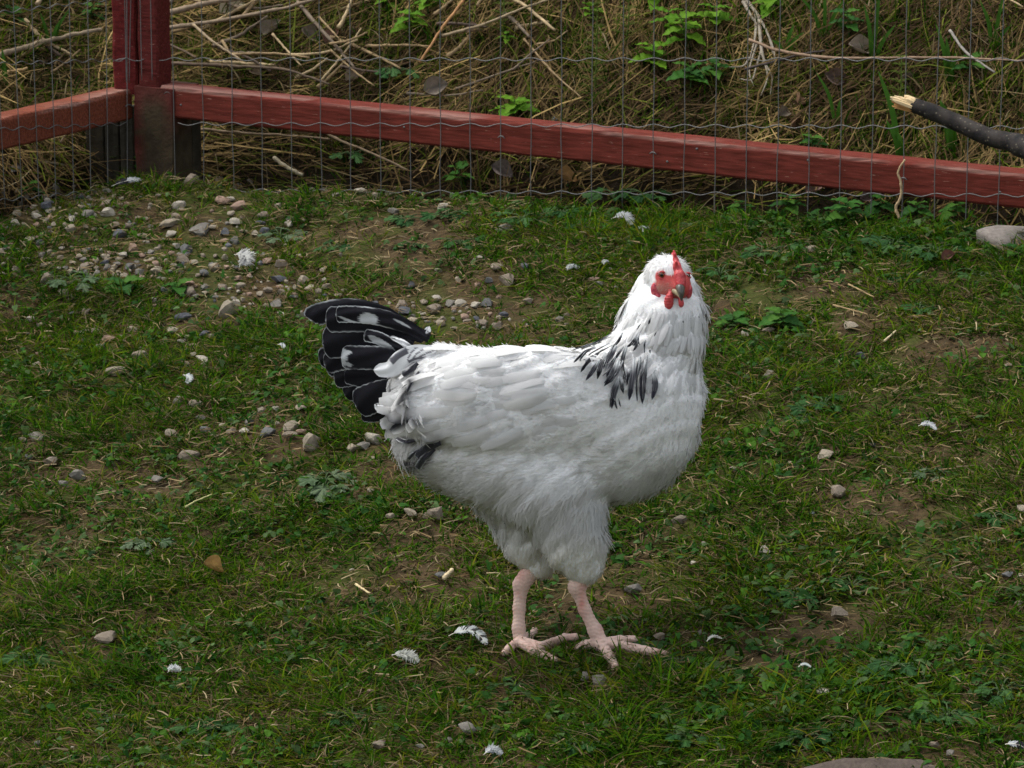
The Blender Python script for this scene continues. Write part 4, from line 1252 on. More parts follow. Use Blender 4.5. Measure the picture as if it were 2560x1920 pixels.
# ---- front surface height of the torso, for feathers laid on by hand
GU = np.arange(900, 1800, 6.0); GV = np.arange(640, 1400, 6.0)
hm = np.full((len(GU), len(GV)), -400.0)
ok = TORSO_V[:, 2] > -120
iu = np.clip(((TORSO_V[ok, 0] - 900) / 6).round().astype(int), 0, len(GU) - 1); iv = np.clip(((TORSO_V[ok, 1] - 640) / 6).round().astype(int), 0, len(GV) - 1)
for du in (-1, 0, 1):
    for dv in (-1, 0, 1):
        a_ = np.clip(iu + du, 0, len(GU) - 1); b_ = np.clip(iv + dv, 0, len(GV) - 1)
        np.maximum.at(hm, (a_, b_), TORSO_V[ok, 2])
def wsurf(u, v):
    i = np.clip(((np.asarray(u) - 900) / 6).round().astype(int), 0, len(GU) - 1); j = np.clip(((np.asarray(v) - 640) / 6).round().astype(int), 0, len(GV) - 1)
    return hm[i, j]

M_BLACK = bpy.data.materials.new('black_feather'); M_BLACK.use_nodes = True
def feather_mat(name, dark, lace, patch):
    """UV: x along 0..1, y across 0..1"""
    m = bpy.data.materials.new(name); m.use_nodes = True
    n = m.node_tree.nodes; L = m.node_tree.links; p = n['Principled BSDF']
    at = n.new('ShaderNodeAttribute'); at.attribute_name = 'Col'
    uvn = n.new('ShaderNodeUVMap'); mp = n.new('ShaderNodeMapping'); mp.inputs['Scale'].default_value = (3, 40, 1)
    L.new(uvn.outputs[0], mp.inputs[0])
    nz = n.new('ShaderNodeTexNoise'); nz.inputs['Scale'].default_value = 4; L.new(mp.outputs[0], nz.inputs['Vector'])
    mr = n.new('ShaderNodeMapRange'); mr.inputs['To Min'].default_value = .8; mr.inputs['To Max'].default_value = 1.2
    L.new(nz.outputs['Fac'], mr.inputs['Value'])
    mx = n.new('ShaderNodeVectorMath'); mx.operation = 'SCALE'; L.new(at.outputs['Color'], mx.inputs[0]); L.new(mr.outputs[0], mx.inputs['Scale'])
    L.new(mx.outputs[0], p.inputs['Base Color'])
    p.inputs['Roughness'].default_value = .5; p.inputs['Specular IOR Level'].default_value = .12
    bp = n.new('ShaderNodeBump'); bp.inputs['Strength'].default_value = .35; bp.inputs['Distance'].default_value = .0006
    L.new(nz.outputs['Fac'], bp.inputs['Height']); L.new(bp.outputs[0], p.inputs['Normal'])
    return m
bpy.data.materials.remove(M_BLACK)
M_FEATH = feather_mat('laced_feather', 0, 0, 0)

def big_feather(name, line, width, wline, lace=1.9, pattern=None, dark=(.010, .010, .013), round_=.35, nu=44, nv=23, parent=hen, tip=None, cup=.18, base_w=.55, point=False):
    """a broad feather along a polyline of (u,v); wline = local w along it"""
    C = spline([(a[0], a[1], b) for a, b in zip(line, wline)], nu)
    Tn = norm(np.gradient(C, axis=0))
    side = norm(np.stack([-Tn[:, 1], Tn[:, 0], 0 * Tn[:, 0]], -1))
    s = np.linspace(0, 1, nu); t = np.linspace(-1, 1, nv)
    prof = base_w + (1 - base_w) * smooth(0, .5, s)
    arc = np.concatenate([[0], np.cumsum(np.linalg.norm(np.diff(C, axis=0), axis=1))]); Ltot = arc[-1]
    re = width * .5 * round_ * 2
    rem = np.clip((Ltot - arc) / re, 0, 1)
    prof = prof * np.sqrt(np.clip(1 - (1 - rem) ** 2, 0, 1))
    width = width * (1.26 if name == 'tail_feather' else 1)
    if point: prof = prof * np.clip(rem * 1.05, 0, 1) ** .35 * (1 - .35 * smooth(.5, 1, s))
    hw = width * .5 * prof
    fray = 1 + (.02 * np.sin(s * 61 + width) + .02 * np.sin(s * 137 + width * 3)) * (name == 'tail_feather')
    V = C[:, None, :] + side[:, None, :] * (t[None, :, None] * (hw * fray)[:, None, None])
    V[..., 2] -= cup * width * .5 * (t[None, :] ** 2) * prof[:, None]
    V[..., 2] += 1.2 * np.sin(s[:, None] * 9 + t[None] * 5)
    edge = np.minimum(hw[:, None] * (1 - np.abs(t[None])), np.broadcast_to((Ltot - arc)[:, None], (nu, nv)))
    jit = 3.2 * (fbm(s[:, None] * 14 + width, t[None] * 5, 19) - .5)
    fz_ = fbm(s[:, None] * 9 + len(name) + line[0][1] * .1, t[None] * 2.2, 17)
    white = smooth(lace + 1.5, lace - .5, edge + jit * .5) * smooth(.25, .6, s)[:, None] * smooth(.22, .42, fz_)
    if pattern is not None:
        white = np.maximum(white, pattern(np.broadcast_to(s[:, None], (nu, nv)), np.broadcast_to(t[None], (nu, nv)), V))
    white = np.clip(white, 0, 1)[..., None]
    col = np.array(dark) * (1 - white) + (np.array([.80, .81, .81]) if name in ('saddle_feather', 'tail_covert') else np.array([.46, .48, .48])) * white
    uv = np.stack([np.broadcast_to(s[:, None], (nu, nv)), np.broadcast_to((t[None] + 1) / 2, (nu, nv))], -1).reshape(-1, 2)
    th = V.copy(); th[..., 2] -= .9
    W_ = M(V.reshape(-1, 3)) - HB
    o = link(name, build_mesh(name, W_, grid_tris(nu, nv)[:, ::-1], col.reshape(-1, 3), uv=uv), M_FEATH, parent)
    return o

def z2(x, y): return (740 + x / 3.318, 700 + y / 3.318)
def lines(pts): return [z2(*p) for p in pts]
def pat_blob(cs):
    def f(s, t, V):
        r = np.zeros(s.shape)
        for (x, y, rx, ry, an, am) in cs:
            a = rad(an); u0, v0 = z2(x, y)
            q = V[..., 0] - u0; w_ = V[..., 1] - v0
            X = q * math.cos(a) + w_ * math.sin(a); Y = -q * math.sin(a) + w_ * math.cos(a)
            wob = 1 + .12 * np.sin(V[..., 1] * 1.3)
            r = np.maximum(r, am * smooth(1.15, .85, ((X / rx) ** 2 + (Y / ry) ** 2) * wob))
        return r
    return f
# the black tail: back layers first
big_feather('tail_feather', lines([(960, 560), (700, 440), (450, 400), (280, 420)]), 60, [-20, -60, -66, -70], lace=1.6)
big_feather('tail_feather', lines([(930, 720), (700, 700), (450, 700), (260, 650)]), 64, [-30, -60, -70, -74], lace=1.6)
big_feather('tail_feather', lines([(900, 860), (700, 900), (540, 960), (470, 1010)]), 60, [-30, -60, -66, -70], lace=.5)
big_feather('tail_feather', lines([(1000, 480), (820, 330), (600, 262), (380, 245), (170, 290), (118, 338)]), 44, [0, -30, -40, -44, -46, -48], lace=1.9, base_w=.5)
big_feather('tail_feather', lines([(900, 640), (600, 640), (380, 660), (230, 700)]), 44, [-10, -34, -40, -44], lace=1.9)
big_feather('tail_feather', lines([(900, 610), (600, 600), (350, 620), (185, 660)]), 42, [-20, -50, -58, -60], lace=1.9)
big_feather('tail_feather', lines([(940, 590), (720, 500), (450, 500), (215, 525)]), 66, [0, -18, -26, -30], lace=1.9)
big_feather('tail_feather', lines([(1060, 470), (850, 390), (600, 330), (400, 325), (240, 330)]), 52, [10, -4, -12, -16, -20], lace=1.9)
big_feather('tail_feather', lines([(1070, 490), (940, 395), (720, 315), (500, 285), (325, 285)]), 34, [16, 12, 6, 2, 0], lace=1.9,
            pattern=pat_blob([(600, 330, 24, 17, 10, 1.), (700, 395, 30, 5, 20, .9), (470, 350, 40, 3.5, 22, .9), (880, 360, 24, 3, 28, .7)]))
big_feather('tail_feather', lines([(920, 590), (800, 540), (680, 480), (560, 455)]), 26, [20, 14, 8, 4], lace=2.0,
            pattern=pat_blob([(700, 520, 34, 9, 30, .75), (790, 575, 20, 6, 50, .7)]))
big_feather('tail_feather', lines([(880, 680), (760, 650), (600, 645), (370, 640)]), 48, [30, 22, 14, 8], lace=1.9,
            pattern=pat_blob([(385, 640, 11, 22, 0, 1.), (415, 600, 14, 6, 0, 1.), (430, 700, 12, 5, 20, .8)]))
big_feather('tail_feather', lines([(900, 740), (700, 770), (480, 790), (310, 810)]), 44, [-30, -40, -50, -55], lace=.4)
big_feather('tail_feather', lines([(880, 780), (700, 830), (520, 890), (400, 955)]), 36, [-40, -50, -60, -64], lace=.4)
big_feather('tail_feather', lines([(900, 800), (720, 850), (560, 800), (400, 760)]), 46, [-20, -30, -40, -44], lace=.4)
big_feather('tail_feather', lines([(840, 1000), (760, 1080), (640, 1110), (540, 1100)]), 34, [-20, -30, -40, -44], lace=.4)
big_feather('tail_feather', lines([(900, 930), (780, 940), (620, 985), (490, 1045)]), 62, [10, 0, -6, -12], lace=.9, base_w=.8)
# white saddle feather with black flecks lying over the tail base
def saddle_pat(s, t, V):
    f = smooth(.35, .55, np.abs(np.sin(s * 26 + t * 5))) * smooth(.9, .3, np.abs(t - .2))
    blk = (s < .42) & (f < .5) & (np.abs(t) < .7)
    low = (t > .2) & (s > .35) & (s < .66)
    return np.where(blk | low, .12, 1.0)
big_feather('saddle_feather', lines([(1160, 615), (1000, 610), (880, 660), (780, 740), (640, 745)]), 50, [60, 60, 54, 44, 32], lace=4, pattern=saddle_pat, dark=(.03, .03, .05), point=True, base_w=.8)
big_feather('saddle_feather', lines([(1110, 470), (1090, 430), (1110, 385)]), 18, [-20, -24, -26], lace=50, point=True)
big_feather('saddle_feather', lines([(1100, 500), (1010, 440), (970, 380)]), 26, [-26, -28, -30], lace=50, point=True)
big_feather('saddle_feather', lines([(1020, 570), (950, 560), (870, 510), (780, 470)]), 16, [32, 28, 22, 16], lace=50, point=True)
# under-tail coverts
big_feather('tail_covert', lines([(850, 1060), (760, 1080), (700, 1060), (650, 1030)]), 26, [40, 34, 26, 20], lace=50, point=True)
for pts, wd, ww_ in [([(1020, 760), (960, 850), (920, 930)], 10, 90), ([(920, 870), (850, 960), (820, 1050)], 14, 60), ([(1010, 690), (950, 750), (880, 790)], 16, 80),
                ([(900, 1130), (820, 1180), (760, 1215)], 20, 50), ([(950, 1180), (860, 1210), (800, 1260)], 14, 60), ([(1000, 1330), (900, 1340), (810, 1290)], 12, 70),
                ([(1200, 1350), (1080, 1400), (1000, 1480)], 22, 100), ([(1150, 1400), (1060, 1480), (1000, 1570)], 18, 100), ([(1080, 1400), (980, 1440), (930, 1490)], 12, 90)]:
    q = lines(pts)
    wv = [float(wsurf(a[0], a[1])) + 9 for a in q]
    if min(wv) < -100: wv = [ww_] * 3
    big_feather('dark_feather', q, wd, wv, lace=1.5, dark=(.045, .045, .055), nu=18, nv=9, cup=.3)

# ---- black centred hackles of the cape, each laid on the neck
def z1(x, y): return (1380 + x / 3.456, 580 + y / 3.456)
HK = [((510, 905), (340, 965), (165, 1025), 10), ((380, 998), (280, 1040), (185, 1130), 20), ((500, 960), (350, 1040), (235, 1120), 9),
      ((390, 1065), (310, 1120), (245, 1215), 26), ((410, 1110), (350, 1200), (290, 1285), 30), ((465, 1040), (420, 1160), (390, 1275), 38),
      ((610, 870), (575, 940), (520, 1000), 18), ((560, 985), (500, 1070), (455, 1150), 42), ((580, 1110), (520, 1240), (448, 1335), 46),
      ((560, 1060), (500, 1170), (470, 1260), 30), ((650, 990), (608, 1130), (640, 1290), 24), ((590, 1250), (535, 1380), (515, 1530), 44),
      ((540, 1440), (550, 1490), (565, 1535), 14), ((600, 1270), (605, 1340), (618, 1400), 26), ((715, 1085), (690, 1290), (665, 1460), 40),
      ((765, 1075), (740, 1200), (705, 1295), 32), ((815, 1100), (785, 1290), (780, 1490), 46), ((880, 1215), (890, 1330), (862, 1455), 42),
      ((748, 932), (725, 990), (698, 1032), 18), ((808, 930), (798, 990), (800, 1050), 12), ((850, 742), (840, 780), (830, 802), 14),
      ((730, 900), (690, 960), (640, 1000), 20), ((480, 900), (420, 940), (350, 985), 9), ((440, 1010), (390, 1060), (350, 1120), 12),
      ((850, 1010), (846, 1030), (850, 1050), 12), ((905, 860), (890, 885), (880, 905), 8), ((770, 790), (750, 815), (730, 850), 8),
      ((570, 780), (545, 830), (510, 870), 8), ((670, 1180), (655, 1250), (645, 1330), 22), ((1132, 765), (1134, 776), (1136, 790), 8), ((1268, 725), (1270, 735), (1272, 745), 8)]
rk = np.random.default_rng(12)
base_hk = HK[:20]
for _ in range(22):     # finer ones between the bold streaks
    a, b, c, wd = base_hk[int(rk.integers(0, 20))]
    ox, oy = rk.normal() * 34, rk.normal() * 30 - 25
    HK.append(((a[0] + ox, a[1] + oy), (b[0] + ox, b[1] + oy), (c[0] + ox * .8, c[1] + oy - 20), 8 + 10 * rk.random()))
for k, (a, b, c, wd) in enumerate(HK):
    q = [z1(*a), z1(*b), z1(*c)]
    wv = [float(wsurf(p_[0], p_[1])) + 12.5 for p_ in q]
    wv = [max(x, 30) for x in wv]
    gr = .006 + .018 * ((k * 7) % 5) / 4 * (1 if wd > 26 else .3)
    def hp(s, t, V, k=k):
        return 1.1 * smooth(.38, 0, s) + .15 * (np.sin(t * 9 + k) > .3) * (s < .7)
    big_feather('hackle_feather', q, wd / 3.456 * 1.42, wv, lace=0.0, pattern=hp, dark=(gr, gr, gr * 1.45), round_=1.2, nu=22, nv=7, cup=.25, base_w=.5, point=True)

# ---- comb, wattles, lobes, beak, eyes, claws
M_FLESH = bpy.data.materials.new('comb_flesh'); M_FLESH.use_nodes = True
p_ = M_FLESH.node_tree.nodes['Principled BSDF']
n_ = M_FLESH.node_tree.nodes; L_ = M_FLESH.node_tree.links
tc = n_.new('ShaderNodeTexCoord'); nz = n_.new('ShaderNodeTexNoise'); nz.inputs['Scale'].default_value = 260; nz.inputs['Detail'].default_value = 6
L_.new(tc.outputs['Object'], nz.inputs['Vector'])
rp = n_.new('ShaderNodeValToRGB'); rp.color_ramp.elements[0].position = .3; rp.color_ramp.elements[1].position = .7
rp.color_ramp.elements[0].color = (.36, .022, .03, 1); rp.color_ramp.elements[1].color = (.56, .075, .075, 1)
L_.new(nz.outputs['Fac'], rp.inputs[0]); L_.new(rp.outputs[0], p_.inputs['Base Color'])
bp = n_.new('ShaderNodeBump'); bp.inputs['Distance'].default_value = .0012; bp.inputs['Strength'].default_value = .9
L_.new(nz.outputs['Fac'], bp.inputs['Height']); L_.new(bp.outputs[0], p_.inputs['Normal'])
p_.inputs['Roughness'].default_value = .42; p_.inputs['Subsurface Weight'].default_value = .2
p_.inputs['Subsurface Radius'].default_value = (.004, .001, .001); p_.inputs['Subsurface Scale'].default_value = 1

def sdf_part(name, f, lo, hi, h, mat, col=(.6, .07, .07)):
    v_, t_ = surface_nets(f, lo, hi, h)
    return link(name, build_mesh(name, M(v_) - HB, t_, np.broadcast_to(np.array(col), v_.shape), orient=Mn(sgrad(f, v_, .8))), mat, hen)

def comb(P):
    # blade runs from the beak base up and back over the skull
    d = cap(P, (1702, 712, HW + 62), (1699, 690, HW + 52), 13, 14)
    d = smin(d, cap(P, (1699, 690, HW + 50), (1692, 665, HW + 30), 13.5, 10), 6)
    d = smin(d, cap(P, (1690, 668, HW + 44), (1690, 655, HW + 50), 8, 3.5), 5)
    d = smin(d, cap(P, (1692, 665, HW + 30), (1688, 645, HW + 12), 9, 6), 6)
    d = smin(d, cap(P, (1689, 650, HW + 18), (1687, 634, HW + 22), 7, 3), 5)
    d = smin(d, cap(P, (1688, 648, HW + 2), (1685, 628, HW + 4), 7, 3.2), 5)
    d = smin(d, cap(P, (1687, 650, HW - 10), (1681, 634, HW - 26), 6, 3), 5)
    d = smin(d, cap(P, (1684, 678, HW + 36), (1680, 664, HW + 30), 5, 3), 4)
    return d + .8 * np.sin(P[..., 0] * .8) * np.sin(P[..., 1] * .7) * np.sin(P[..., 2] * .7)
sdf_part('comb', comb, (1660, 615, -20), (1725, 735, 115), 1.7, M_FLESH)
sdf_part('wattle', lambda P: smin(cap(P, (1677, 728, HW + 54), (1674, 745, HW + 60), 6, 9), ell(P, (1672, 755, HW + 62), (12, 19, 7)), 6) + .5 * np.sin(P[..., 1] * .9), (1650, 705, HW + 36), (1700, 785, HW + 84), 1.7, M_FLESH)
sdf_part('wattle', lambda P: smin(cap(P, (1698, 740, HW + 54), (1702, 752, HW + 62), 5, 6), ell(P, (1703, 759, HW + 64), (7, 10, 6)), 4), (1685, 725, HW + 40), (1720, 780, HW + 82), 1.5, M_FLESH)
M_LOBE = mat_noise('ear_lobe', (.30, .03, .06), (.55, .10, .10), 300, .5, (400, .0008))
sdf_part('ear_lobe', lambda P: smin(ell(P, (1639, 727, HW + 36), (12, 21, 9), rad(-8)), ell(P, (1646, 744, HW + 40), (10, 10, 8)), 6), (1618, 695, HW + 15), (1665, 762, HW + 58), 1.6, M_LOBE)
sdf_part('ear_lobe', lambda P: ell(P, (1723, 729, HW + 36), (8, 18, 9), rad(6)), (1705, 705, HW + 16), (1740, 755, HW + 56), 1.6, M_LOBE)
M_BEAK = bpy.data.materials.new('beak_horn'); M_BEAK.use_nodes = True
n_ = M_BEAK.node_tree.nodes; L_ = M_BEAK.node_tree.links; p_ = n_['Principled BSDF']
at = n_.new('ShaderNodeAttribute'); at.attribute_name = 'Col'; L_.new(at.outputs['Color'], p_.inputs['Base Color'])
p_.inputs['Roughness'].default_value = .38
def beak(name, line, R, flat, c0, c1):
    C = spline(line, 14); Rr = np.interp(np.linspace(0, 1, 14), np.linspace(0, 1, len(R)), R)
    v_, t_ = tube_np(C, Rr, 12)
    ctr = np.concatenate([np.repeat(C, 12, axis=0), C[:1], C[-1:]])
    q = v_ - ctr; v_ = ctr + q * np.array([1, 1, 1.0])
    s = np.concatenate([np.repeat(np.linspace(0, 1, 14), 12), [0, 1]])[:, None]
    sidew = np.clip(np.abs(q[:, :1]) / 9, 0, 1) ** 2
    c = np.array(c0) * (1 - s) + np.array(c1) * s
    c = c * (1 - sidew * .25) + np.array([.30, .24, .14]) * sidew * .25
    return link(name, build_mesh(name, M(v_) - HB, t_, c), M_BEAK, hen)
beak('upper_beak', [(1699, 716, HW + 56), (1701, 722, HW + 72), (1703, 735, HW + 82), (1704, 752, HW + 84)], [12, 11.5, 8, 1.6], 1, (.020, .023, .030), (.07, .065, .05))
beak('lower_beak', [(1685, 726, HW + 56), (1694, 733, HW + 66), (1701, 744, HW + 76)], [8, 7, 2], 1, (.38, .31, .18), (.42, .36, .22))
def ball(name, c, r, mat, parent, sq=(1, 1, 1), seg=16):
    th = np.linspace(0, math.pi, seg); ph = np.linspace(0, 2 * math.pi, seg * 2)
    A, B_ = np.meshgrid(th, ph, indexing='ij')
    v_ = np.stack([np.sin(A) * np.cos(B_) * sq[0], np.cos(A) * sq[1], np.sin(A) * np.sin(B_) * sq[2]], -1).reshape(-1, 3) * r + np.array(c)
    return v_, grid_tris(seg, seg * 2)
def make_eye(c, look, r=8.0, name='eye'):
    v_, t_ = ball(name, c, r, None, None, seg=22)
    d = norm(v_ - np.array(c)) @ norm(np.array(look, float))
    col = np.where((d > .84)[:, None], np.array([.003, .003, .003]), np.where((d > .66)[:, None], np.array([.26, .07, .01]), np.array([.05, .01, .008])))
    o = link(name, build_mesh(name, M(v_) - HB, t_, col), M_EYE, hen)
    # lids
    Lc = []
    for sgn in (-1, 1):
        th = np.linspace(-2.6, -.5, 12) if sgn < 0 else np.linspace(.3, 2.8, 12)
        P_ = np.stack([c[0] + (r + 2.2) * np.cos(th), c[1] + (r + .8) * np.sin(th), c[2] + 4 + 0 * th], -1)
        v2_, t2_ = tube_np(P_, 2.6 * np.sin(np.linspace(.35, math.pi - .35, 12)), 8)
        Lc.append((v2_, t2_, (.55, .10, .08)))
    a, b, c_ = merge(Lc)
    link('eyelid', build_mesh('eyelid', M(a) - HB, b, c_), M_FLESH, o)
M_EYE = mat_attr('eye_gloss', .08, 0, .6)
make_eye((1655, 688, HW + 43), (-.15, -.02, 1))
make_eye((1720, 689, HW + 22), (.6, 0, .8), 6)
M_CLAW = mat_attr('claw_horn', .4, 0, .4)
for (u, v, du, dv, r) in [(1389, 1650, 16, 5, 8), (1440, 1592, 24, 5, 8), (1336, 1577, 6, -6, 7), (1262, 1632, -8, 4, 7), (1538, 1666, 4, 10, 9), (1660, 1635, 22, 3, 8), (1586, 1599, 16, -1, 8), (1446, 1620, -10, 4, 8)]:
    a = np.array(G(u, v, r)); b = np.array(G(u + du * 1.5, v + dv * 1.5, 2)); mid = (a + b) / 2 + np.array([0, -3, 2])
    v_, t_ = tube_np(spline([a, mid, b], 7), np.linspace(r * .8, 1.2, 7), 8)
    link('claw', build_mesh('claw', M(v_) - HB, t_, np.broadcast_to(np.array([.30, .19, .095]), v_.shape)), M_CLAW, hen)
# ================================================================== stones
STONES = []
def stone_mesh(seed, detail=2):
    r = np.random.default_rng(seed)
    v, f = IC2 if detail == 2 else IC3
    p = v * np.array([1, r.uniform(.65, .95), r.uniform(.5, .75)])
    for k in range(8):         # knock facets off
        n_ = norm(r.normal(size=3) * np.array([1, 1, .8])); d0 = r.uniform(.34, .62)
        h = p @ n_; p = p - n_ * np.maximum(h - d0, 0)[:, None]
    p = p * (1 + .03 * np.sin(v[:, :1] * 5 + seed) * np.cos(v[:, 1:2] * 6))
    if detail == 3: p = p * (1 + .05 * (vnoise(v[:, :1] * 6 + v[:, 2:] * 5, v[:, 1:2] * 6, seed) - .5))
    p = p / np.abs(p[:, 0]).max()
    return p, f
SHAPES = [stone_mesh(100 + k) for k in range(16)]
_cache = {}
def stone_data(k, ci):
    if (k, ci) not in _cache:
        v, f = SHAPES[k]
        c = STC[ci] * np.ones((len(v), 1))
        n_ = fbm(v[:, 0] * 3 + k, v[:, 1] * 3 + v[:, 2] * 2, 101)[:, None]
        c = c * (.75 + .5 * n_)
        _cache[(k, ci)] = build_mesh('stone', v, f, c, smooth_=False)
        _cache[(k, ci)].materials.append(M_STONE)
    return _cache[(k, ci)]
placed = []
def stone(px, py, wpx, ci, label, group=None, tall=1.0, sink=.38, name='stone', cat='stone', k=None, az=None):
    P, d = ground_hit(px, py + wpx * .12)
    P = P[0]; d = d[0]
    r = wpx * .5 * d / FPX * 1.0
    k = (len(placed) * 7) % 16 if k is None else k
    o = bpy.data.objects.new(name, stone_data(k, ci)); COL.objects.link(o)
    o.location = (P[0], P[1], P[2] + r * .55 * tall * (1 - sink * 1.4) + .002 + (.0045 if py > 1150 and wpx >= 22 else 0))
    o.scale = (r, r * random.uniform(.8, 1.2), r * tall * random.uniform(.6, .95))
    o.rotation_euler = (random.uniform(-.2, .2), random.uniform(-.2, .2), random.uniform(-.5, .5) + (math.pi if random.random() < .5 else 0) if az is None else az)
    o['label'] = label; o['category'] = cat
    if group: o['group'] = group
    placed.append((px, py, wpx))
    return o
# colours: 0 warm pale, 1 tan grey, 2 grey, 3 pinkish, 4 dark grey, 5 whitish, 6 slate
for u_ in UN:
    if u_[4]: stone(u_[0], u_[1], u_[2], u_[3], u_[4], tall=1.1 if 'upright' in u_[4] else .85, sink=.38)
# the gravel patches
r2 = np.random.default_rng(5)
LM = [(270, 534, 'lumpy white stone under the feather'), (500, 575, 'grey speckled stone'), (421, 560, 'pale wedge stone'), (556, 503, 'large pink-tan stone'), (600, 519, 'brick-pink stone'), (563, 605, 'round pink pebble'), (588, 557, 'round white stone'),
      (150, 636, 'left end of the stick'), (300, 613, 'middle of the stick'), (450, 600, 'right end of the stick'), (180, 710, 'pale lobed weed'), (310, 735, 'drooping nettle shoot'), (445, 735, 'right-hand nettle shoot'), (600, 678, 'fluffy white feather'),
      (665, 656, 'squarish pinkish stone'), (693, 700, 'slate stone by the bare earth'), (806, 679, 'tiny oval pebble'), (455, 796, 'speckled dark slate stone'), (568, 779, 'long pale stone'), (288, 930, 'big angular pale stone'), (350, 890, 'brownish stone'), (95, 500, 'nettle clump under the left rail'),
      (508, 901, 'oval white stone'), (270, 851, 'flat pinkish stone'), (780, 760, 'top of the tail'), (1075, 800, 'point of the saddle'), (1230, 850, 'middle of the back of the hen'), (1270, 702, 'triangular tan stone'), (1020, 700, 'bare earth behind the tail'), (5, 640, 'left frame edge, stick height'), (5, 820, 'left frame edge, below the gravel'),
      (5, 540, 'left frame edge, above the stick'), (447, 516, 'slim white stone'), (235, 470, 'tan pebble by the fallen feather'), (345, 440, 'foot of the post'), (680, 1085, 'row of pebbles left of the hen'), (594, 472, 'flat greenish stone by the fence'), (940, 490, 'pebbles by the fence')]
used_labels = set()
def gravel_label(px, py, cn, wpx):
    ls = sorted(LM, key=lambda l: (l[0] - px) ** 2 + ((l[1] - py) * 1.7) ** 2)
    szn = 'large' if wpx > 27 else ('small' if wpx > 18 else 'tiny')
    def rel(l):
        dx, dy = px - l[0], py - l[1]
        s_ = ('right of' if dx > 0 else 'left of') if abs(dx) > 1.5 * abs(dy) else ('below' if dy > 0 else 'above') if abs(dy) > 1.5 * abs(dx) else ('lower right of' if dx > 0 and dy > 0 else 'lower left of' if dy > 0 else 'upper right of' if dx > 0 else 'upper left of')
        return s_
    dist = math.hypot(px - ls[0][0], (py - ls[0][1]) * 1.7)
    for pre in (['just ', ''] if dist < 45 else ['']) + ['second ', 'a little way ', 'further ']:
        for l in ls[:3]:
            t = '%s %s gravel stone %s%s the %s' % (szn, cn, pre if pre != 'second ' else '', rel(l), l[2])
            if t not in used_labels:
                used_labels.add(t); return t
    return '%s %s gravel stone %s the %s' % (szn, cn, rel(ls[0]), ls[0][2])
cnt = 0; tries = 0
cname = ['warm pale', 'tan', 'grey', 'pinkish', 'dark grey', 'whitish', 'slate grey']
while cnt < 290 and tries < 20000:
    tries += 1
    px_ = r2.uniform(-60, 1330); py_ = r2.uniform(470, 1100)
    if r2.random() > gravel_w(np.array(px_), np.array(py_)) ** 1.3: continue
    wpx = 13 + 22 * r2.random() ** 1.5 * (1 if py_ > 600 else .85)
    if any(abs(px_ - a[0]) < (wpx + a[2]) * .5 and abs(py_ - a[1]) < (wpx + a[2]) * .16 for a in placed): continue
    if py_ > 830 and 780 < px_: continue
    ci = int(r2.choice(7, p=[.30, .2, .14, .14, .06, .12, .04]))
    lab = gravel_label(px_, py_, cname[ci], wpx)
    where = 'in the gravel patch at the left of the pen' if px_ < 800 else 'in the gravel strip behind the hen'
    if py_ > 780 and px_ < 800: where = 'in the grass below the gravel patch'
    stone(px_, py_, wpx, ci, lab, 'gravel stones in the pen', tall=.95, sink=.36)
    cnt += 1

# the larger rock and the grey slab at the edges
def big_rock(name, px, py, wpx, hpx, label, cat, seed, c, deep=.7, extend=0):
    P, d = ground_hit(px, py); P = P[0]; d = d[0]
    v, f = stone_mesh(seed, 3)
    rx = wpx * .5 * d / FPX; rz = hpx * d / FPX
    v = v / np.abs(v).max(0)
    v = v * np.array([rx, rx * deep, rz * (.8 if name == 'rock' else 1)])
    cc = np.array(c) * (.7 + .6 * fbm(v[:, 0] * 60, v[:, 1] * 60 + v[:, 2] * 50, 7))[:, None]
    o = link(name, build_mesh(name, v, f, cc), M_STONE)
    o.location = (P[0], P[1] + rx * deep * .3, P[2]); o['label'] = label; o['category'] = cat
    return o
big_rock('rock', 2520, 612, 230, 52, 'large flat-topped grey rock by the fence at the right edge', 'rock', 301, (.20, .175, .15))
big_rock('rock', 2190, 1962, 600, 78, 'wide grey-brown flat stone just showing at the bottom edge', 'rock', 305, (.075, .058, .046), deep=.3)
big_rock('stone', 1385, 306, 30, 14, 'round grey stone on the bank just above the red rail', 'stone', 308, (.26, .28, .29))

# ================================================================== sticks
M_STICK = mat_attr('stick_bark', .8, 0, .2, noise=(150, .3), bump=(220, .0008))
def stick(pts, wpx, col, label, lift=.5, name='stick', cat='stick', taper=.6, group=None, tipcol=None, raise_=0.0, plane=None, seg=8):
    pts = np.array(pts, float)
    if plane is None:
        P, d = ground_hit(pts[:, 0], pts[:, 1])
    else:
        P = on_plane(pts[:, 0], pts[:, 1], *plane); d = (P - CAM) @ FW
    if plane is None and float(beyond(P[:, 0], P[:, 1]).mean()) > .03: P = P - NR3 * .030 + np.array([0, 0, .018])
    r = wpx * .5 * float(d.mean()) / FPX
    P = P + np.array([0, -.35, 1]) * (r * lift + raise_ * 1.5)
    n_ = max(10, len(pts) * 6)
    C = spline(P, n_)
    C = C + (rng.normal(size=C.shape) * r * .12)
    R = r * np.linspace(1, taper, n_) * (1 + .08 * rng.normal(size=n_))
    v_, t_ = tube_np(C, R, seg)
    s_ = np.concatenate([np.repeat(np.linspace(0, 1, n_), seg), [0, 1]])[:, None]
    c = np.array(col) * (.8 + .4 * rng.random((len(v_), 1)))
    if tipcol is not None: c = np.where(s_ > .93, np.array(tipcol), c)
    o = link(name, build_mesh(name, v_ - P[0], t_, c), M_STICK)
    o.location = P[0]; o['label'] = label; o['category'] = cat
    if group: o['group'] = group
    return o
TAN = (.27, .19, .095); PALE = (.32, .27, .18); DBR = (.10, .07, .045); MID = (.18, .13, .08)
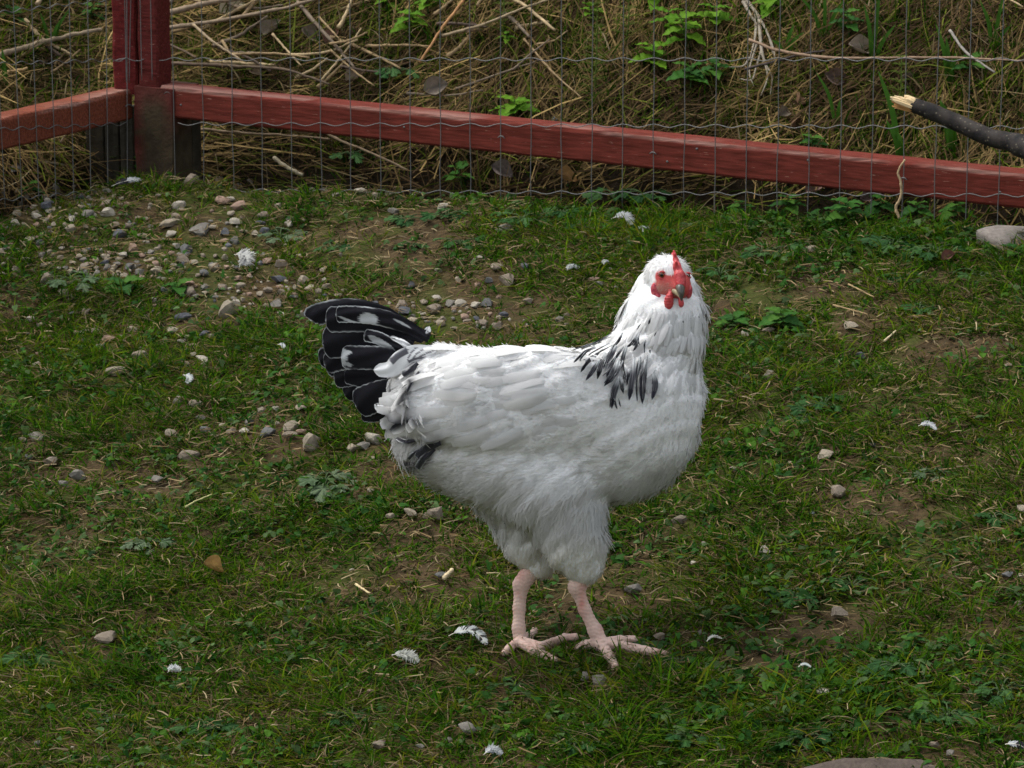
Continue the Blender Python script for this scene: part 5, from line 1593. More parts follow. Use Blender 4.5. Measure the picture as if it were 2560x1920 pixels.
stick([(130, 637), (200, 627), (290, 614), (380, 603), (455, 600)], 9, TAN, 'long tan stick lying on the gravel patch', tipcol=(.30, .13, .04))
stick([(712, 417), (735, 436), (765, 452), (783, 461)], 11, PALE, 'short pale peeled stick at the foot of the fence', taper=.7)
stick([(778, 590), (745, 610), (705, 633)], 6, TAN, 'thin tan twig on the bare earth left of the tail')
stick([(808, 333), (870, 372), (945, 402), (1045, 448)], 9, MID, 'straight brown stick slanting down under the red rail')
stick([(180, 345), (540, 345)], 1, TAN, 'x') if False else None
stick([(530, 345), (640, 356), (740, 361), (850, 371)], 8, MID, 'thin grey-brown stick level below the rail near the post')
stick([(120, 425), (165, 430), (217, 440)], 8, PALE, 'short pale stick in the hollow below the left rail')
stick([(215, 320), (205, 360), (182, 405)], 8, MID, 'brown stick leaning below the left rail', raise_=.012)
stick([(395, 105), (520, 72), (660, 44), (770, 10)], 17, (.24, .18, .12), 'thick light brown branch upper one right of the red post', raise_=.015)
stick([(395, 122), (560, 100), (720, 70), (860, 32)], 12, (.22, .165, .11), 'thinner brown branch running under the thick one right of the post', raise_=.01)
stick([(20, 190), (120, 162), (200, 140), (285, 125)], 16, (.22, .17, .11), 'thick brown branch ending at the red post on the left', raise_=.012)
stick([(5, 130), (20, 90), (35, 50), (50, 18)], 14, (.30, .22, .13), 'curved tan branch upright at the left edge', raise_=.02)
stick([(0, 245), (45, 232), (100, 222)], 12, (.36, .24, .11), 'orange-tan stick end above the left rail', raise_=.012)
stick([(125, 78), (150, 30), (225, -10)], 12, (.33, .25, .15), 'arching pale branch at the top left', raise_=.02)
stick([(45, 95), (75, 115), (98, 130)], 8, MID, 'short brown twig below the arching branch')
stick([(455, 208), (600, 214), (740, 225), (850, 262)], 10, DBR, 'long dark twig lying just above the red rail right of the post', raise_=.012)
stick([(400, 160), (450, 166), (520, 200)], 8, DBR, 'dark forked twig beside the red post', raise_=.015)
stick([(512, 118), (560, 160), (630, 205)], 8, (.28, .21, .13), 'tan twig slanting down right of the post', raise_=.015)
stick([(540, 62), (590, 30), (640, 40)], 12, (.34, .27, .17), 'short stout pale branch at the top left of centre', raise_=.02)
stick([(1230, -20), (1190, 60), (1130, 140), (1075, 225)], 9, (.36, .19, .08), 'orange-brown stalk slanting across the straw bank', raise_=.02)
stick([(1130, 148), (1230, 120), (1330, 80), (1430, 46)], 8, (.26, .20, .12), 'long tan stalk slanting up to the right on the bank', raise_=.015)
stick([(1890, 195), (1970, 224), (2100, 242), (2250, 242), (2400, 243), (2580, 252)], 8, (.23, .155, .10), 'long thin brown stem running level behind the broken branch', raise_=.03)
stick([(1880, 245), (1960, 225), (2040, 205), (2080, 200)], 7, (.05, .04, .035), 'short black twig crossing the brown stem', raise_=.02)
stick([(2390, 150), (2430, 205), (2500, 255)], 8, (.24, .22, .19), 'pale grey twig slanting down behind the wire at right', raise_=.02)
stick([(2385, -15), (2460, 40), (2570, 105)], 7, (.38, .28, .16), 'straight tan stalk across the top right corner', raise_=.025)
stick([(2248, 545), (2240, 520), (2252, 490), (2252, 455), (2245, 430), (2262, 400)], 8, (.42, .30, .17), 'bent pale stem caught on the wire in front of the rail', plane=(PR0 - NR3 * .012, NR3), lift=0)
stick([(1112, 1465), (1120, 1458), (1130, 1446)], 12, (.52, .42, .26), 'short stubby straw piece beside the dark grey pebble', lift=.9, taper=.95, raise_=.006)
stick([(890, 1480), (908, 1492), (926, 1503)], 7, (.50, .40, .22), 'straw piece in the grass left of the dark grey pebble', lift=.9, raise_=.006)
stick([(465, 1296), (490, 1282), (530, 1265)], 5, (.42, .40, .18), 'thin yellow-green stalk in the grass at mid left', lift=.9, raise_=.010)
stick([(2395, 905), (2230, 868)], 1, TAN, 'x') if False else None
stick([(2210, 866), (2225, 852), (2238, 840)], 6, (.50, .42, .26), 'short pale straw on the bare earth at the right', lift=.9, raise_=.004)
stick([(2083, 780), (2120, 790), (2168, 803)], 5, TAN, 'thin tan twig over the long pale stone at the right', lift=.9, raise_=.006)
stick([(2120, 733), (2150, 748), (2183, 765)], 5, TAN, 'thin slanting twig above the bare earth at the right', lift=.9, raise_=.008)

# the many dry canes lying across the bank beside the post
rc = np.random.default_rng(77)
CN = [('pale', (.36, .27, .15)), ('tan', (.25, .175, .09)), ('grey-brown', (.15, .115, .08)), ('dark', (.07, .05, .035))]
seen_c = set()
for k in range(230):
    if len(seen_c) >= 62: break
    cx_ = rc.uniform(-30, 1500) ** 1.0; cy_ = rc.uniform(-20, 250)
    if rc.random() > (1.0 if cx_ < 950 else .35): continue
    if 270 < cx_ < 410: continue
    an = rc.choice([rc.uniform(-10, 30), rc.uniform(30, 70), rc.uniform(-50, -15)], p=[.6, .25, .15]); Lp = rc.uniform(70, 230) if cx_ > 410 else rc.uniform(50, 150)
    dx_ = math.cos(rad(an)) * Lp / 2; dy_ = -math.sin(rad(an)) * Lp / 2
    cyl = 200 + (cx_ - 400) * .1 if cx_ > 400 else 240 - cx_ * .1
    if max(cy_ + dy_, cy_ - dy_) > cyl: continue
    if cx_ < 280 and cx_ + dx_ > 278: continue
    if cx_ > 400 and cx_ - dx_ < 402: continue
    cn, cc = CN[int(rc.choice(4, p=[.25, .4, .25, .1]))]; wd_ = rc.uniform(6, 13)
    pl = ('left of the post' if cx_ < 280 else 'just right of the post' if cx_ < 620 else 'left of centre' if cx_ < 950 else 'on the middle bank')
    hgt = 'at the top edge' if cy_ < 60 else ('close above the rail' if cy_ > cyl - 50 else 'halfway up the bank')
    ori = 'nearly level' if abs(an) < 14 else ('gently rising' if 0 < an < 32 else 'steep' if an > 0 else 'falling')
    lb = '%s %s %s cane %s %s' % ('thick' if wd_ > 9.5 else 'thin', cn, ori, pl, hgt)
    if lb in seen_c: continue
    seen_c.add(lb)
    j = rc.normal(size=2) * Lp * .04
    stick([(cx_ - dx_, cy_ - dy_), (cx_ + j[0], cy_ + j[1]), (cx_ + dx_, cy_ + dy_)], wd_, cc, lb, name='cane', cat='cane', group='dry canes lying on the bank', raise_=rc.uniform(-.006, .010), seg=6)

# bare dead roots hanging like a pale tuft
rt = empty('dead_root', tuple(ground_hit(1870, 60)[0][0]), 'pale dead root tuft hanging down the bank at the upper right', 'root')
RB = np.array(rt.location)
for k, pts in enumerate([[(1850, 10), (1888, 60), (1915, 110), (1928, 160)], [(1855, 30), (1880, 75), (1900, 82)], [(1888, 60), (1884, 120), (1870, 175)], [(1895, 75), (1900, 150), (1915, 215), (1898, 265)], [(1915, 110), (1930, 150), (1935, 190)],
                         [(1870, 170), (1855, 190), (1820, 193)], [(1900, 150), (1885, 200), (1875, 225), (1845, 222)], [(1905, 180), (1925, 215), (1922, 262)], [(1890, 130), (1870, 200), (1880, 240)]]):
    q, _ = ground_hit([a_[0] for a_ in pts], [a_[1] for a_ in pts]); q = q + np.array([0, -.03, .02])
    C = spline(q, 16); v_, t_ = tube_np(C, np.linspace(.0034 if k < 4 else .002, .0007, 16), 6)
    link('root_strand', build_mesh('root_strand', v_ - RB, t_, np.array([.30, .26, .20]) * (.7 + .3 * rng.random((len(v_), 1)))), M_STICK, rt)

# ---- the broken branch leaning in from the right
bp_ = PR0 - NR3 * .10
pts = [(2282, 262), (2330, 280), (2400, 310), (2480, 340), (2550, 352), (2640, 372)]
dp = np.array([.0, .0, .0, -.01, -.02, -.05])
Pb = on_plane(np.array([a_[0] for a_ in pts], float), np.array([a_[1] for a_ in pts], float), bp_, NR3) + NR3 * dp[:, None]
ext = [Pb[-1] + np.array([.10, -.05, -.02]), Pb[-1] + np.array([.25, -.12, -.07]), Pb[-1] + np.array([.42, -.2, -.15])]
zz = [float(gz(q[0], q[1])) for q in ext]
ext[-1] = np.array([ext[-1][0], ext[-1][1], zz[-1] + .012])
br = empty('broken_branch', tuple(ext[-1]), 'dark grey-barked broken branch with a splintered pale end leaning in at the right', 'branch')
BB = np.array(br.location)
C = spline(np.concatenate([Pb, np.array(ext)]), 70)
R = np.interp(np.linspace(0, 1, 70), [0, .1, .3, .45, .5, 1], [.0098, .0112, .0118, .0124, .0135, .018])
R = R * (1 + .025 * np.sin(np.arange(70) * .9)) + .0016 * np.exp(-((np.arange(70) - 37) / 2.5) ** 2)
v_, t_ = tube_np(C, R, 20)
def bark_mat():
    m = bpy.data.materials.new('dark_bark'); m.use_nodes = True
    n = m.node_tree.nodes; L = m.node_tree.links; p = n['Principled BSDF']
    tc = n.new('ShaderNodeTexCoord')
    nz = n.new('ShaderNodeTexNoise'); nz.inputs['Scale'].default_value = 45; nz.inputs['Detail'].default_value = 8; L.new(tc.outputs['Object'], nz.inputs['Vector'])
    r = n.new('ShaderNodeValToRGB'); r.color_ramp.elements[0].color = (.010, .009, .009, 1); r.color_ramp.elements[1].color = (.045, .038, .033, 1)
    r.color_ramp.elements[0].position = .35; r.color_ramp.elements[1].position = .7
    L.new(nz.outputs['Fac'], r.inputs[0])
    vo = n.new('ShaderNodeTexVoronoi'); vo.inputs['Scale'].default_value = 150; L.new(tc.outputs['Object'], vo.inputs['Vector'])
    mr = n.new('ShaderNodeMapRange'); mr.inputs['From Min'].default_value = .24; mr.inputs['From Max'].default_value = .05; L.new(vo.outputs['Distance'], mr.inputs['Value'])
    mx = n.new('ShaderNodeMix'); mx.data_type = 'RGBA'; L.new(mr.outputs[0], mx.inputs[0]); L.new(r.outputs[0], mx.inputs[6]); mx.inputs[7].default_value = (.13, .11, .08, 1)
    L.new(mx.outputs[2], p.inputs['Base Color']); p.inputs['Roughness'].default_value = .75; p.inputs['Specular IOR Level'].default_value = .15
    bp = n.new('ShaderNodeBump'); bp.inputs['Distance'].default_value = .003; bp.inputs['Strength'].default_value = 1; L.new(nz.outputs['Fac'], bp.inputs['Height']); L.new(bp.outputs[0], p.inputs['Normal'])
    return m
link('bark', build_mesh('bark', v_ - BB, t_), bark_mat(), br)
# splinters of the broken end
parts = []
e0 = norm(C[0] - C[3]); sx = norm(np.cross(e0, [0, 0, 1])); sz = np.cross(sx, e0)
for k in range(60):
    th = rng.uniform(0, 6.28); rr_ = .0088 * math.sqrt(rng.random())
    off = sx * math.cos(th) * rr_ + sz * math.sin(th) * rr_
    top = math.sin(th) * rr_ / .0088
    L1 = rng.uniform(.004, .022) + .010 * (top < .3)
    a_ = C[1] + off; b_ = C[0] + off * 1.02 + e0 * L1 + rng.normal(size=3) * .0012
    q = np.linspace(a_, b_, 5); v2_, t2_ = tube_np(q, np.array([.0030, .0030, .0029, .0026, .0009]) * rng.uniform(.7, 1.1), 5)
    cc = np.array([.55, .42, .24]) if top > -.3 else np.array([.42, .22, .08])
    parts.append((v2_, t2_, cc * rng.uniform(.8, 1.2)))
A_, B_, C_ = merge(parts)
link('splintered_end', build_mesh('splintered_end', A_ - BB, B_, C_, smooth_=False), M_STRAW, br)

# ================================================================== leaves
def leaf_serrate(seed, ratio=.42, teeth=7, cup=.15, droop=.3, fold=.25):
    r = np.random.default_rng(seed); nL = 15
    s = np.linspace(0, 1, nL); base = np.sin(math.pi * np.clip(s, 0, 1) ** .72) ** .85
    saw = 1 - .22 * ((s * teeth) % 1)
    hw = ratio * .5 * base * saw + .002
    V = []
    for i in range(nL):
        z = -droop * s[i] ** 2 + .03 * math.sin(s[i] * 20 + seed)
        V += [(s[i], -hw[i], z + hw[i] * fold), (s[i], 0, z), (s[i], hw[i], z + hw[i] * fold)]
    return np.array(V), grid_tris(nL, 3)
def leaf_lobed(seed, lobes=5, deep=.45, droop=.3):
    r = np.random.default_rng(seed); K = 31
    th = np.linspace(-2.5, 2.5, K)
    lob = np.abs(np.cos(th * lobes / 5 * 1.57)) ** .7
    teeth = 1 - .16 * (np.arange(K) % 2)
    rr = (1 - deep + deep * lob) * teeth * (1 - .12 * np.abs(th) / 2.5)
    V = [(0, 0, 0)]
    for ring, f in ((1, .5), (2, 1.0)):
        for k in range(K):
            x = math.cos(th[k]) * rr[k] * f * .62 + .38 * f; y = math.sin(th[k]) * rr[k] * f * .62
            V.append((x, y, -droop * (x * x + y * y) + .06 * f * math.cos(th[k] * lobes)))
    T = [(0, 1 + k, 2 + k) for k in range(K - 1)]
    for k in range(K - 1):
        a, b = 1 + k, 2 + k; c, d = 1 + K + k, 2 + K + k
        T += [(a, c, d), (a, d, b)]
    return np.array(V, float), np.array(T)
LC = {'nettle': [(.030, .092, .014), (.046, .112, .016), (.022, .070, .014)], 'lobed': [(.032, .088, .022), (.046, .104, .030), (.022, .066, .018)], 'light': [(.085, .175, .012), (.065, .155, .010)], 'grey': [(.075, .118, .058), (.10, .14, .075)]}
_leafc = {}
def leaf_data(kind, k, ci):
    key = (kind, k, ci)
    if key not in _leafc:
        v, f = leaf_serrate(k * 7 + 1, ratio=.52 + .1 * (k % 3)) if kind in ('nettle', 'light') else leaf_lobed(k * 5 + 2, lobes=5 if k % 2 else 7, deep=.42 + .08 * (k % 3))
        c = np.array(LC[kind][ci]) * np.ones((len(v), 1))
        mid = np.exp(-(v[:, 1] / .03) ** 2)[:, None]
        c = c * (1 + .35 * mid) * (.9 + .2 * fbm(v[:, 0] * 6 + k, v[:, 1] * 6, 5))[:, None]
        _leafc[key] = build_mesh('leaf', v, f, c); _leafc[key].materials.append(M_LEAF)
    return _leafc[key]
def put_leaf(root, RB, pos, direction, size, kind, roll=0.0):
    k = random.randrange(4); ci = random.randrange(len(LC[kind]))
    o = bpy.data.objects.new('leaf', leaf_data(kind, k, ci)); COL.objects.link(o); o.parent = root
    x = Vector(direction).normalized(); up = Vector((random.uniform(-.25, .25), random.uniform(-.45, .05), 1)).normalized()
    y = up.cross(x).normalized(); z = x.cross(y)
    m = Matrix((x, y, z)).transposed().to_4x4(); m = m @ Matrix.Rotation(roll, 4, 'X')
    m.translation = Vector(pos) - Vector(RB)
    o.matrix_local = m @ Matrix.Scale(size, 4)
def plant(px, py, kind, size, nleaf, label, h=None, spread=1.0, cat='weed', group=None, name='weed'):
    """size: leaf length in photo px"""
    P, d = ground_hit(px, py); P = P[0]; S = size * 1.25 * d[0] / FPX
    if float(beyond(P[0], P[1])) > .06: P = P - NR3 * .025 + np.array([0, 0, .01])
    root = empty(name, tuple(P), label, cat, group)
    parts = []
    if kind in ('nettle', 'light'):
        h_ = (h or size * 1.2) * d[0] / FPX
        lean = np.array([random.uniform(-.25, .25), random.uniform(-.3, .05), 1.0])
        pairs = max(2, nleaf // 2)
        top = P + lean * h_
        v_, t_ = tube_np(np.linspace(P - np.array([0, 0, .005]), top, 6), np.linspace(.0016, .0007, 6), 5); parts.append((v_, t_, (.07, .12, .035)))
        a0 = random.uniform(0, 3)
        for i in range(pairs):
            f = .25 + .75 * (i + .5) / pairs; az = a0 + i * math.pi / 2
            for s_ in (0, math.pi):
                dirv = (math.cos(az + s_), math.sin(az + s_) * .9, random.uniform(-.1, .35) + .3 * (i == pairs - 1))
                put_leaf(root, P, P + lean * h_ * f, dirv, S * (1.1 - .5 * f) * random.uniform(.85, 1.1) * 1.15, kind)
    else:
        a0 = random.uniform(0, 6.28)
        for i in range(nleaf):
            az = a0 + i * 2.4; rr_ = S * spread * random.uniform(.35, 1.5) * (.4 + .6 * i / nleaf)
            tip = P + np.array([math.cos(az) * rr_ * 1.25, math.sin(az) * rr_, S * random.uniform(.12, .5)])
            tip[2] = max(tip[2], float(gz(tip[0], tip[1])) + S * random.uniform(.15, .45))
            q = spline([P, (P + tip) / 2 + np.array([0, 0, S * .22]), tip], 6)
            v_, t_ = tube_np(q, np.linspace(.0012, .0008, 6), 5); parts.append((v_, t_, (.08, .12, .05)))
            put_leaf(root, P, tip, (math.cos(az) + random.uniform(-.3, .3), math.sin(az) + random.uniform(-.3, .3), random.uniform(-.25, .25)), S * random.uniform(.7, 1.1), kind)
    A_, B_, C_ = merge(parts)
    link('stem', build_mesh('stem', A_ - P, B_, C_), M_LEAF, root)
PLANTS = [
 (345, 432, 'nettle', 46, 8, 'nettle growing at the foot of the weathered post', 60), (95, 500, 'nettle', 38, 8, 'low nettle clump near the left edge below the left rail', 34),
 (1175, 470, 'nettle', 46, 6, 'nettle seedling at the fence foot below the middle of the rail', 44), (1990, 540, 'nettle', 40, 8, 'nettle at the fence foot under the middle of the right half', 40),
 (2110, 560, 'nettle', 52, 8, 'taller nettle clump in the row along the fence', 62), (2210, 545, 'nettle', 46, 8, 'nettle right of the taller clump along the fence', 44), (2310, 560, 'nettle', 46, 8, 'nettle between the taller clump and the big rock', 42),
 (2400, 560, 'nettle', 48, 8, 'nettle touching the left side of the big rock', 56), (1870, 545, 'nettle', 36, 6, 'small nettle at the left end of the fence row', 34), (2540, 650, 'nettle', 48, 6, 'nettle in front of the big rock at the right edge', 34),
 (1955, 822, 'nettle', 58, 10, 'large nettle rosette lying right of the neck', 44), (1830, 820, 'nettle', 46, 6, 'nettle leaves left of the large rosette beside the neck', 34),
 (310, 735, 'nettle', 56, 6, 'drooping nettle shoot on the gravel patch', 38), (445, 735, 'nettle', 44, 6, 'nettle shoot right of the drooping one on the gravel', 26),
 (180, 710, 'grey', 40, 9, 'pale lobed weed at the lower edge of the gravel', None), (1010, 560, 'lobed', 30, 9, 'leafy weed clump at the left of the bare earth edge', None), (1120, 545, 'lobed', 30, 9, 'leafy weed clump near the flat white chip', None),
 (1310, 560, 'lobed', 36, 10, 'dense weed clump right of the mauve-grey stone', None), (1400, 545, 'lobed', 34, 10, 'dense weed clump left of the curled white feather', None), (1490, 570, 'lobed', 32, 9, 'weed clump just under the curled white feather', None),
 (1560, 515, 'lobed', 44, 7, 'broad-leaved weed against the fence above the white feather', None), (1640, 510, 'lobed', 40, 8, 'broad-leaved weed right of the white feathers by the fence', None), (1030, 620, 'lobed', 24, 6, 'small weed alone on the bare earth', None),
 (1150, 615, 'lobed', 26, 7, 'small bushy weed on the right part of the bare earth', None), (830, 628, 'lobed', 26, 7, 'weed beside the thin tan twig', None), (700, 600, 'grey', 34, 7, 'grey-green weed above the thin tan twig', None),
 (1905, 640, 'lobed', 34, 8, 'weed clump right of the head near the pale pointed stone', None), (2230, 620, 'lobed', 38, 9, 'weed clump in front of the nettle row', None), (2330, 640, 'lobed', 36, 8, 'weed clump left of the big rock in the second row', None),
 (2450, 700, 'lobed', 36, 8, 'round-leaved weed below the big rock', None), (2300, 780, 'lobed', 30, 8, 'weed patch right of the long pale stone', None), (2260, 700, 'lobed', 28, 8, 'low weed above the bare earth at the right', None),
 (1800, 690, 'lobed', 36, 6, 'round-leaved weed just right of the face', None), (810, 1220, 'grey', 44, 10, 'wide flat grey-green weed rosette left of the thighs', None), (370, 1370, 'grey', 34, 8, 'pale weed in the grass at the lower left', None),
 (2060, 1020, 'lobed', 34, 7, 'weed with pale leaves right of the breast', None), (2010, 1055, 'lobed', 34, 6, 'weed leaf pair below the pale-leaved weed right of the breast', None), (1990, 1500, 'lobed', 34, 9, 'dark weed patch right of the feet', None),
 (2130, 1470, 'lobed', 28, 7, 'small weed above the brown rounded stone', None), (2240, 1680, 'lobed', 42, 10, 'upright leafy weed at the lower right', None), (2370, 1800, 'lobed', 42, 10, 'big spreading weed near the lower right corner', None),
 (2290, 1620, 'nettle', 40, 6, 'nettle-like weed above the big spreading one', 40), (2020, 1850, 'lobed', 38, 10, 'bluish leafy weed at the bottom right of centre', None), (2500, 1740, 'lobed', 44, 8, 'broad-leaved weed at the right edge near the bottom', None),
 (1620, 1620, 'lobed', 28, 7, 'weed leaves just below the front toes', None), (1700, 1660, 'lobed', 32, 8, 'weed clump right of the feet in the foreground', None), (1450, 1870, 'lobed', 36, 10, 'leafy weed at the bottom below the feet', None), (1720, 1850, 'lobed', 36, 10, 'leafy weed at the bottom right of the feet', None),
 (1290, 1720, 'lobed', 28, 7, 'small weed in front of the far foot', None), (520, 1830, 'lobed', 36, 9, 'dark leafy weed at the bottom left', None), (480, 1720, 'lobed', 30, 7, 'leafy weed above the one at the bottom left', None), (880, 1800, 'lobed', 36, 8, 'broad green weed at the bottom left of the feet', None),
 (270, 1800, 'grey', 26, 6, 'pale small weed near the bottom left corner', None), (60, 1650, 'lobed', 32, 8, 'weed at the left edge near the bottom', None), (2330, 1190, 'grey', 30, 8, 'greyish weed beside bare soil at the right', None), (2480, 1300, 'lobed', 30, 7, 'weed near the right edge at mid height', None),
 (1740, 140, 'light', 60, 10, 'bright green leafy plant on the bank behind the wire', 90), (1650, 190, 'light', 56, 8, 'bright green plant low at the left of the leafy clump on the bank', 70), (1810, 85, 'light', 52, 8, 'bright plant at the right of the leafy clump on the bank', 60), (1745, 225, 'nettle', 52, 8, 'darker leafy plant below the bright leafy clump on the bank', 50), (1660, 20, 'light', 50, 8, 'bright leaves at the top edge above the leafy clump', 40),
 (2140, 95, 'nettle', 44, 8, 'dark nettle among the tall blades at the upper right', 60), (2440, 200, 'nettle', 44, 6, 'dark nettle above the broken branch', 50), (1040, 90, 'light', 46, 8, 'bright nettle under the one at top centre', 50), (1500, 60, 'light', 34, 6, 'small bright shoot beside the tall horsetail', 40), (2050, 380, 'nettle', 34, 6, 'small nettle just above the rail right of the big dead leaf', 30),
 (1700, 95, 'light', 50, 8, 'bright plant left of the leafy one high on the bank', 60), (1090, 40, 'light', 44, 8, 'bright nettle high on the bank at top centre', 50), (985, 30, 'light', 40, 6, 'small bright plant at the top left of centre', 30),
 (1300, 305, 'light', 54, 8, 'fresh green seedling just above the red rail', 50), (1000, 195, 'lobed', 30, 7, 'creeping leafy weed on the bank above the rail', None), (1795, 215, 'nettle', 50, 8, 'dark green plant low on the bank', 50), (1940, 40, 'light', 48, 8, 'leafy plant at the top right behind the wire', 46),
 (900, 400, 'lobed', 28, 7, 'leafy weed in the hollow under the rail', None), (250, 60, 'nettle', 34, 6, 'small nettle high behind the left fence', 40), (60, 75, 'nettle', 40, 6, 'green leaves at the top left behind the wire', 50), (1290, 120, 'light', 30, 6, 'small bright shoot on the straw bank', 30),
]
for (px_, py_, kd, sz, nl, lb, hh) in PLANTS:
    random.seed(int(px_ * 3 + py_)); plant(px_, py_, kd, sz, nl, lb, hh, name='nettle' if kd in ('nettle',) else 'weed', cat='nettle' if kd == 'nettle' else 'weed')
# broad grass leaves at the right behind the fence
def blade_plant(px, py, tips, label, wpx=14):
    P, d = ground_hit(px, py); P = P[0]; k_ = d[0] / FPX
    root = empty('grass_tuft', tuple(P), label, 'grass tuft')
    for (tx_, ty_) in tips:
        T_ = unproj(tx_, ty_, d[0] - .03)
        mid = (P + T_) / 2 + np.array([0, -.01, .01]) + np.array([(T_ - P)[0] * -.12, 0, 0])
        C = spline([P, mid, T_], 12); s = np.linspace(0, 1, 12); hw = wpx * .5 * k_ * np.sin(math.pi * np.clip(.15 + s * .85, 0, 1)) ** .7
        side = norm(np.cross(norm(np.gradient(C, axis=0)), FW))
        V = np.stack([C - side * hw[:, None], C + FW * (hw * .3)[:, None], C + side * hw[:, None]], 1).reshape(-1, 3)
        c = np.array([.045, .12, .014]) * (.8 + .4 * rng.random()) * np.ones((len(V), 1))
        link('leaf', build_mesh('leaf', V - P, grid_tris(12, 3), c), M_LEAF, root)
blade_plant(2250, 420, [(2195, 175), (2215, 300), (2245, 330)], 'broad-bladed grass tuft behind the splintered branch end', 15)
blade_plant(2380, 400, [(2368, 300), (2350, 250)], 'pointed broad green leaf below the broken branch', 26)
blade_plant(2090, 330, [(2040, 180), (2100, 250)], 'thin green blades left of the broken branch', 9)
blade_plant(2370, 240, [(2365, 90), (2390, 130), (2340, 60)], 'green blades rising above the broken branch', 12)
blade_plant(2180, 180, [(2200, -30), (2160, 10), (2240, 60)], 'tall green blades high behind the wire at right', 11)
blade_plant(2060, 120, [(1990, -20), (2060, -40), (2110, 0)], 'tall green blades at the top right of centre', 9)
blade_plant(2480, 150, [(2510, -20), (2450, 0), (2530, 60)], 'tall green blades near the top right corner', 10)
blade_plant(1960, 160, [(1985, 60), (2010, 80), (1930, 100)], 'slanting green blades beside the pale root', 10)
blade_plant(130, 150, [(100, 30), (150, 50), (175, 20)], 'green blades behind the wire left of the red post', 9)
blade_plant(20, 250, [(5, 120), (12, 170)], 'dark green blade at the left edge above the rail', 12)
# horsetails
def horsetail(px, py, hpx, label):
    P, d = ground_hit(px, py); P = P[0]; k_ = d[0] / FPX; h = hpx * k_
    root = empty('horsetail', tuple(P), label, 'horsetail')
    top = P + np.array([.006, -.02, h]); C = spline([P, (P + top) / 2 + np.array([.003, -.01, 0]), top], 12)
    v_, t_ = tube_np(C, np.linspace(.0016, .0007, 12), 6); link('stem', build_mesh('stem', v_ - P, t_, np.broadcast_to(np.array([.10, .15, .03]), v_.shape)), M_LEAF, root)
    nw = int(h / .011)
    for i in range(2, nw):
        f = i / nw; c = spline([P, (P + top) / 2, top], nw)[i]; parts = []
        L1 = .030 * (1 - f * .75)
        for j in range(9):
            az = j * .698 + i; e = np.array([math.cos(az), math.sin(az), .35]) * L1
            q = spline([c, c + e * .5 + np.array([0, 0, .003]), c + e], 4)
            v_, t_ = tube_np(q, np.array([.0007, .0006, .0005, .0003]), 3, cap=False); parts.append((v_, t_, (.12, .17, .028)))
        A_, B_, C_ = merge(parts); link('whorl', build_mesh('whorl', A_ - P, B_, C_), M_LEAF, root)
horsetail(1480, 300, 330, 'tall feathery horsetail on the bank at centre')
horsetail(1250, 120, 150, 'smaller feathery horsetail on the bank left of the tall one')
horsetail(2235, 330, 190, 'feathery horsetail behind the splintered branch end')
horsetail(1560, 130, 150, 'short horsetail right of the tall one')

# dead leaves
def dead_leaf(px, py, wpx, col, label, az=0.0, up=.4, raise_=.01):
    P, d = ground_hit(px, py); P = P[0]; S = wpx * d[0] / FPX
    n_ = 11; m_ = 7
    s = np.linspace(0, 1, n_); t = np.linspace(-1, 1, m_)
    hw = .36 * np.sin(math.pi * s ** .8) ** .8
    sd_ = px * .01
    V = np.stack([np.broadcast_to(s[:, None] - .5, (n_, m_)), t[None] * hw[:, None], 1.1 * (t[None] ** 2) * hw[:, None] + .35 * (s[:, None] - .5) ** 2 + .05 * np.sin(s[:, None] * 9 + t[None] * 4 + sd_)], -1).reshape(-1, 3)
    c = np.array(col) * (.75 + .5 * fbm(V[:, 0] * 5 + sd_, V[:, 1] * 5, 3))[:, None]
    c = c * (1 - .3 * np.exp(-(V[:, 1:2] / .02) ** 2))
    o = link('dead_leaf', build_mesh('dead_leaf', V * S, grid_tris(n_, m_), c), M_DEADLEAF)
    bk_ = float(beyond(P[0], P[1])) > .03
    if bk_: P = P - NR3 * .020 + np.array([0, 0, .004])
    o.location = P + np.array([0, -.005, raise_]); o.rotation_euler = (up + random.uniform(-.1, .7), random.uniform(-.8, .8), az)
    o['label'] = label; o['category'] = 'dead leaf'
BRL = (.13, .075, .04); GRL = (.15, .12, .085)
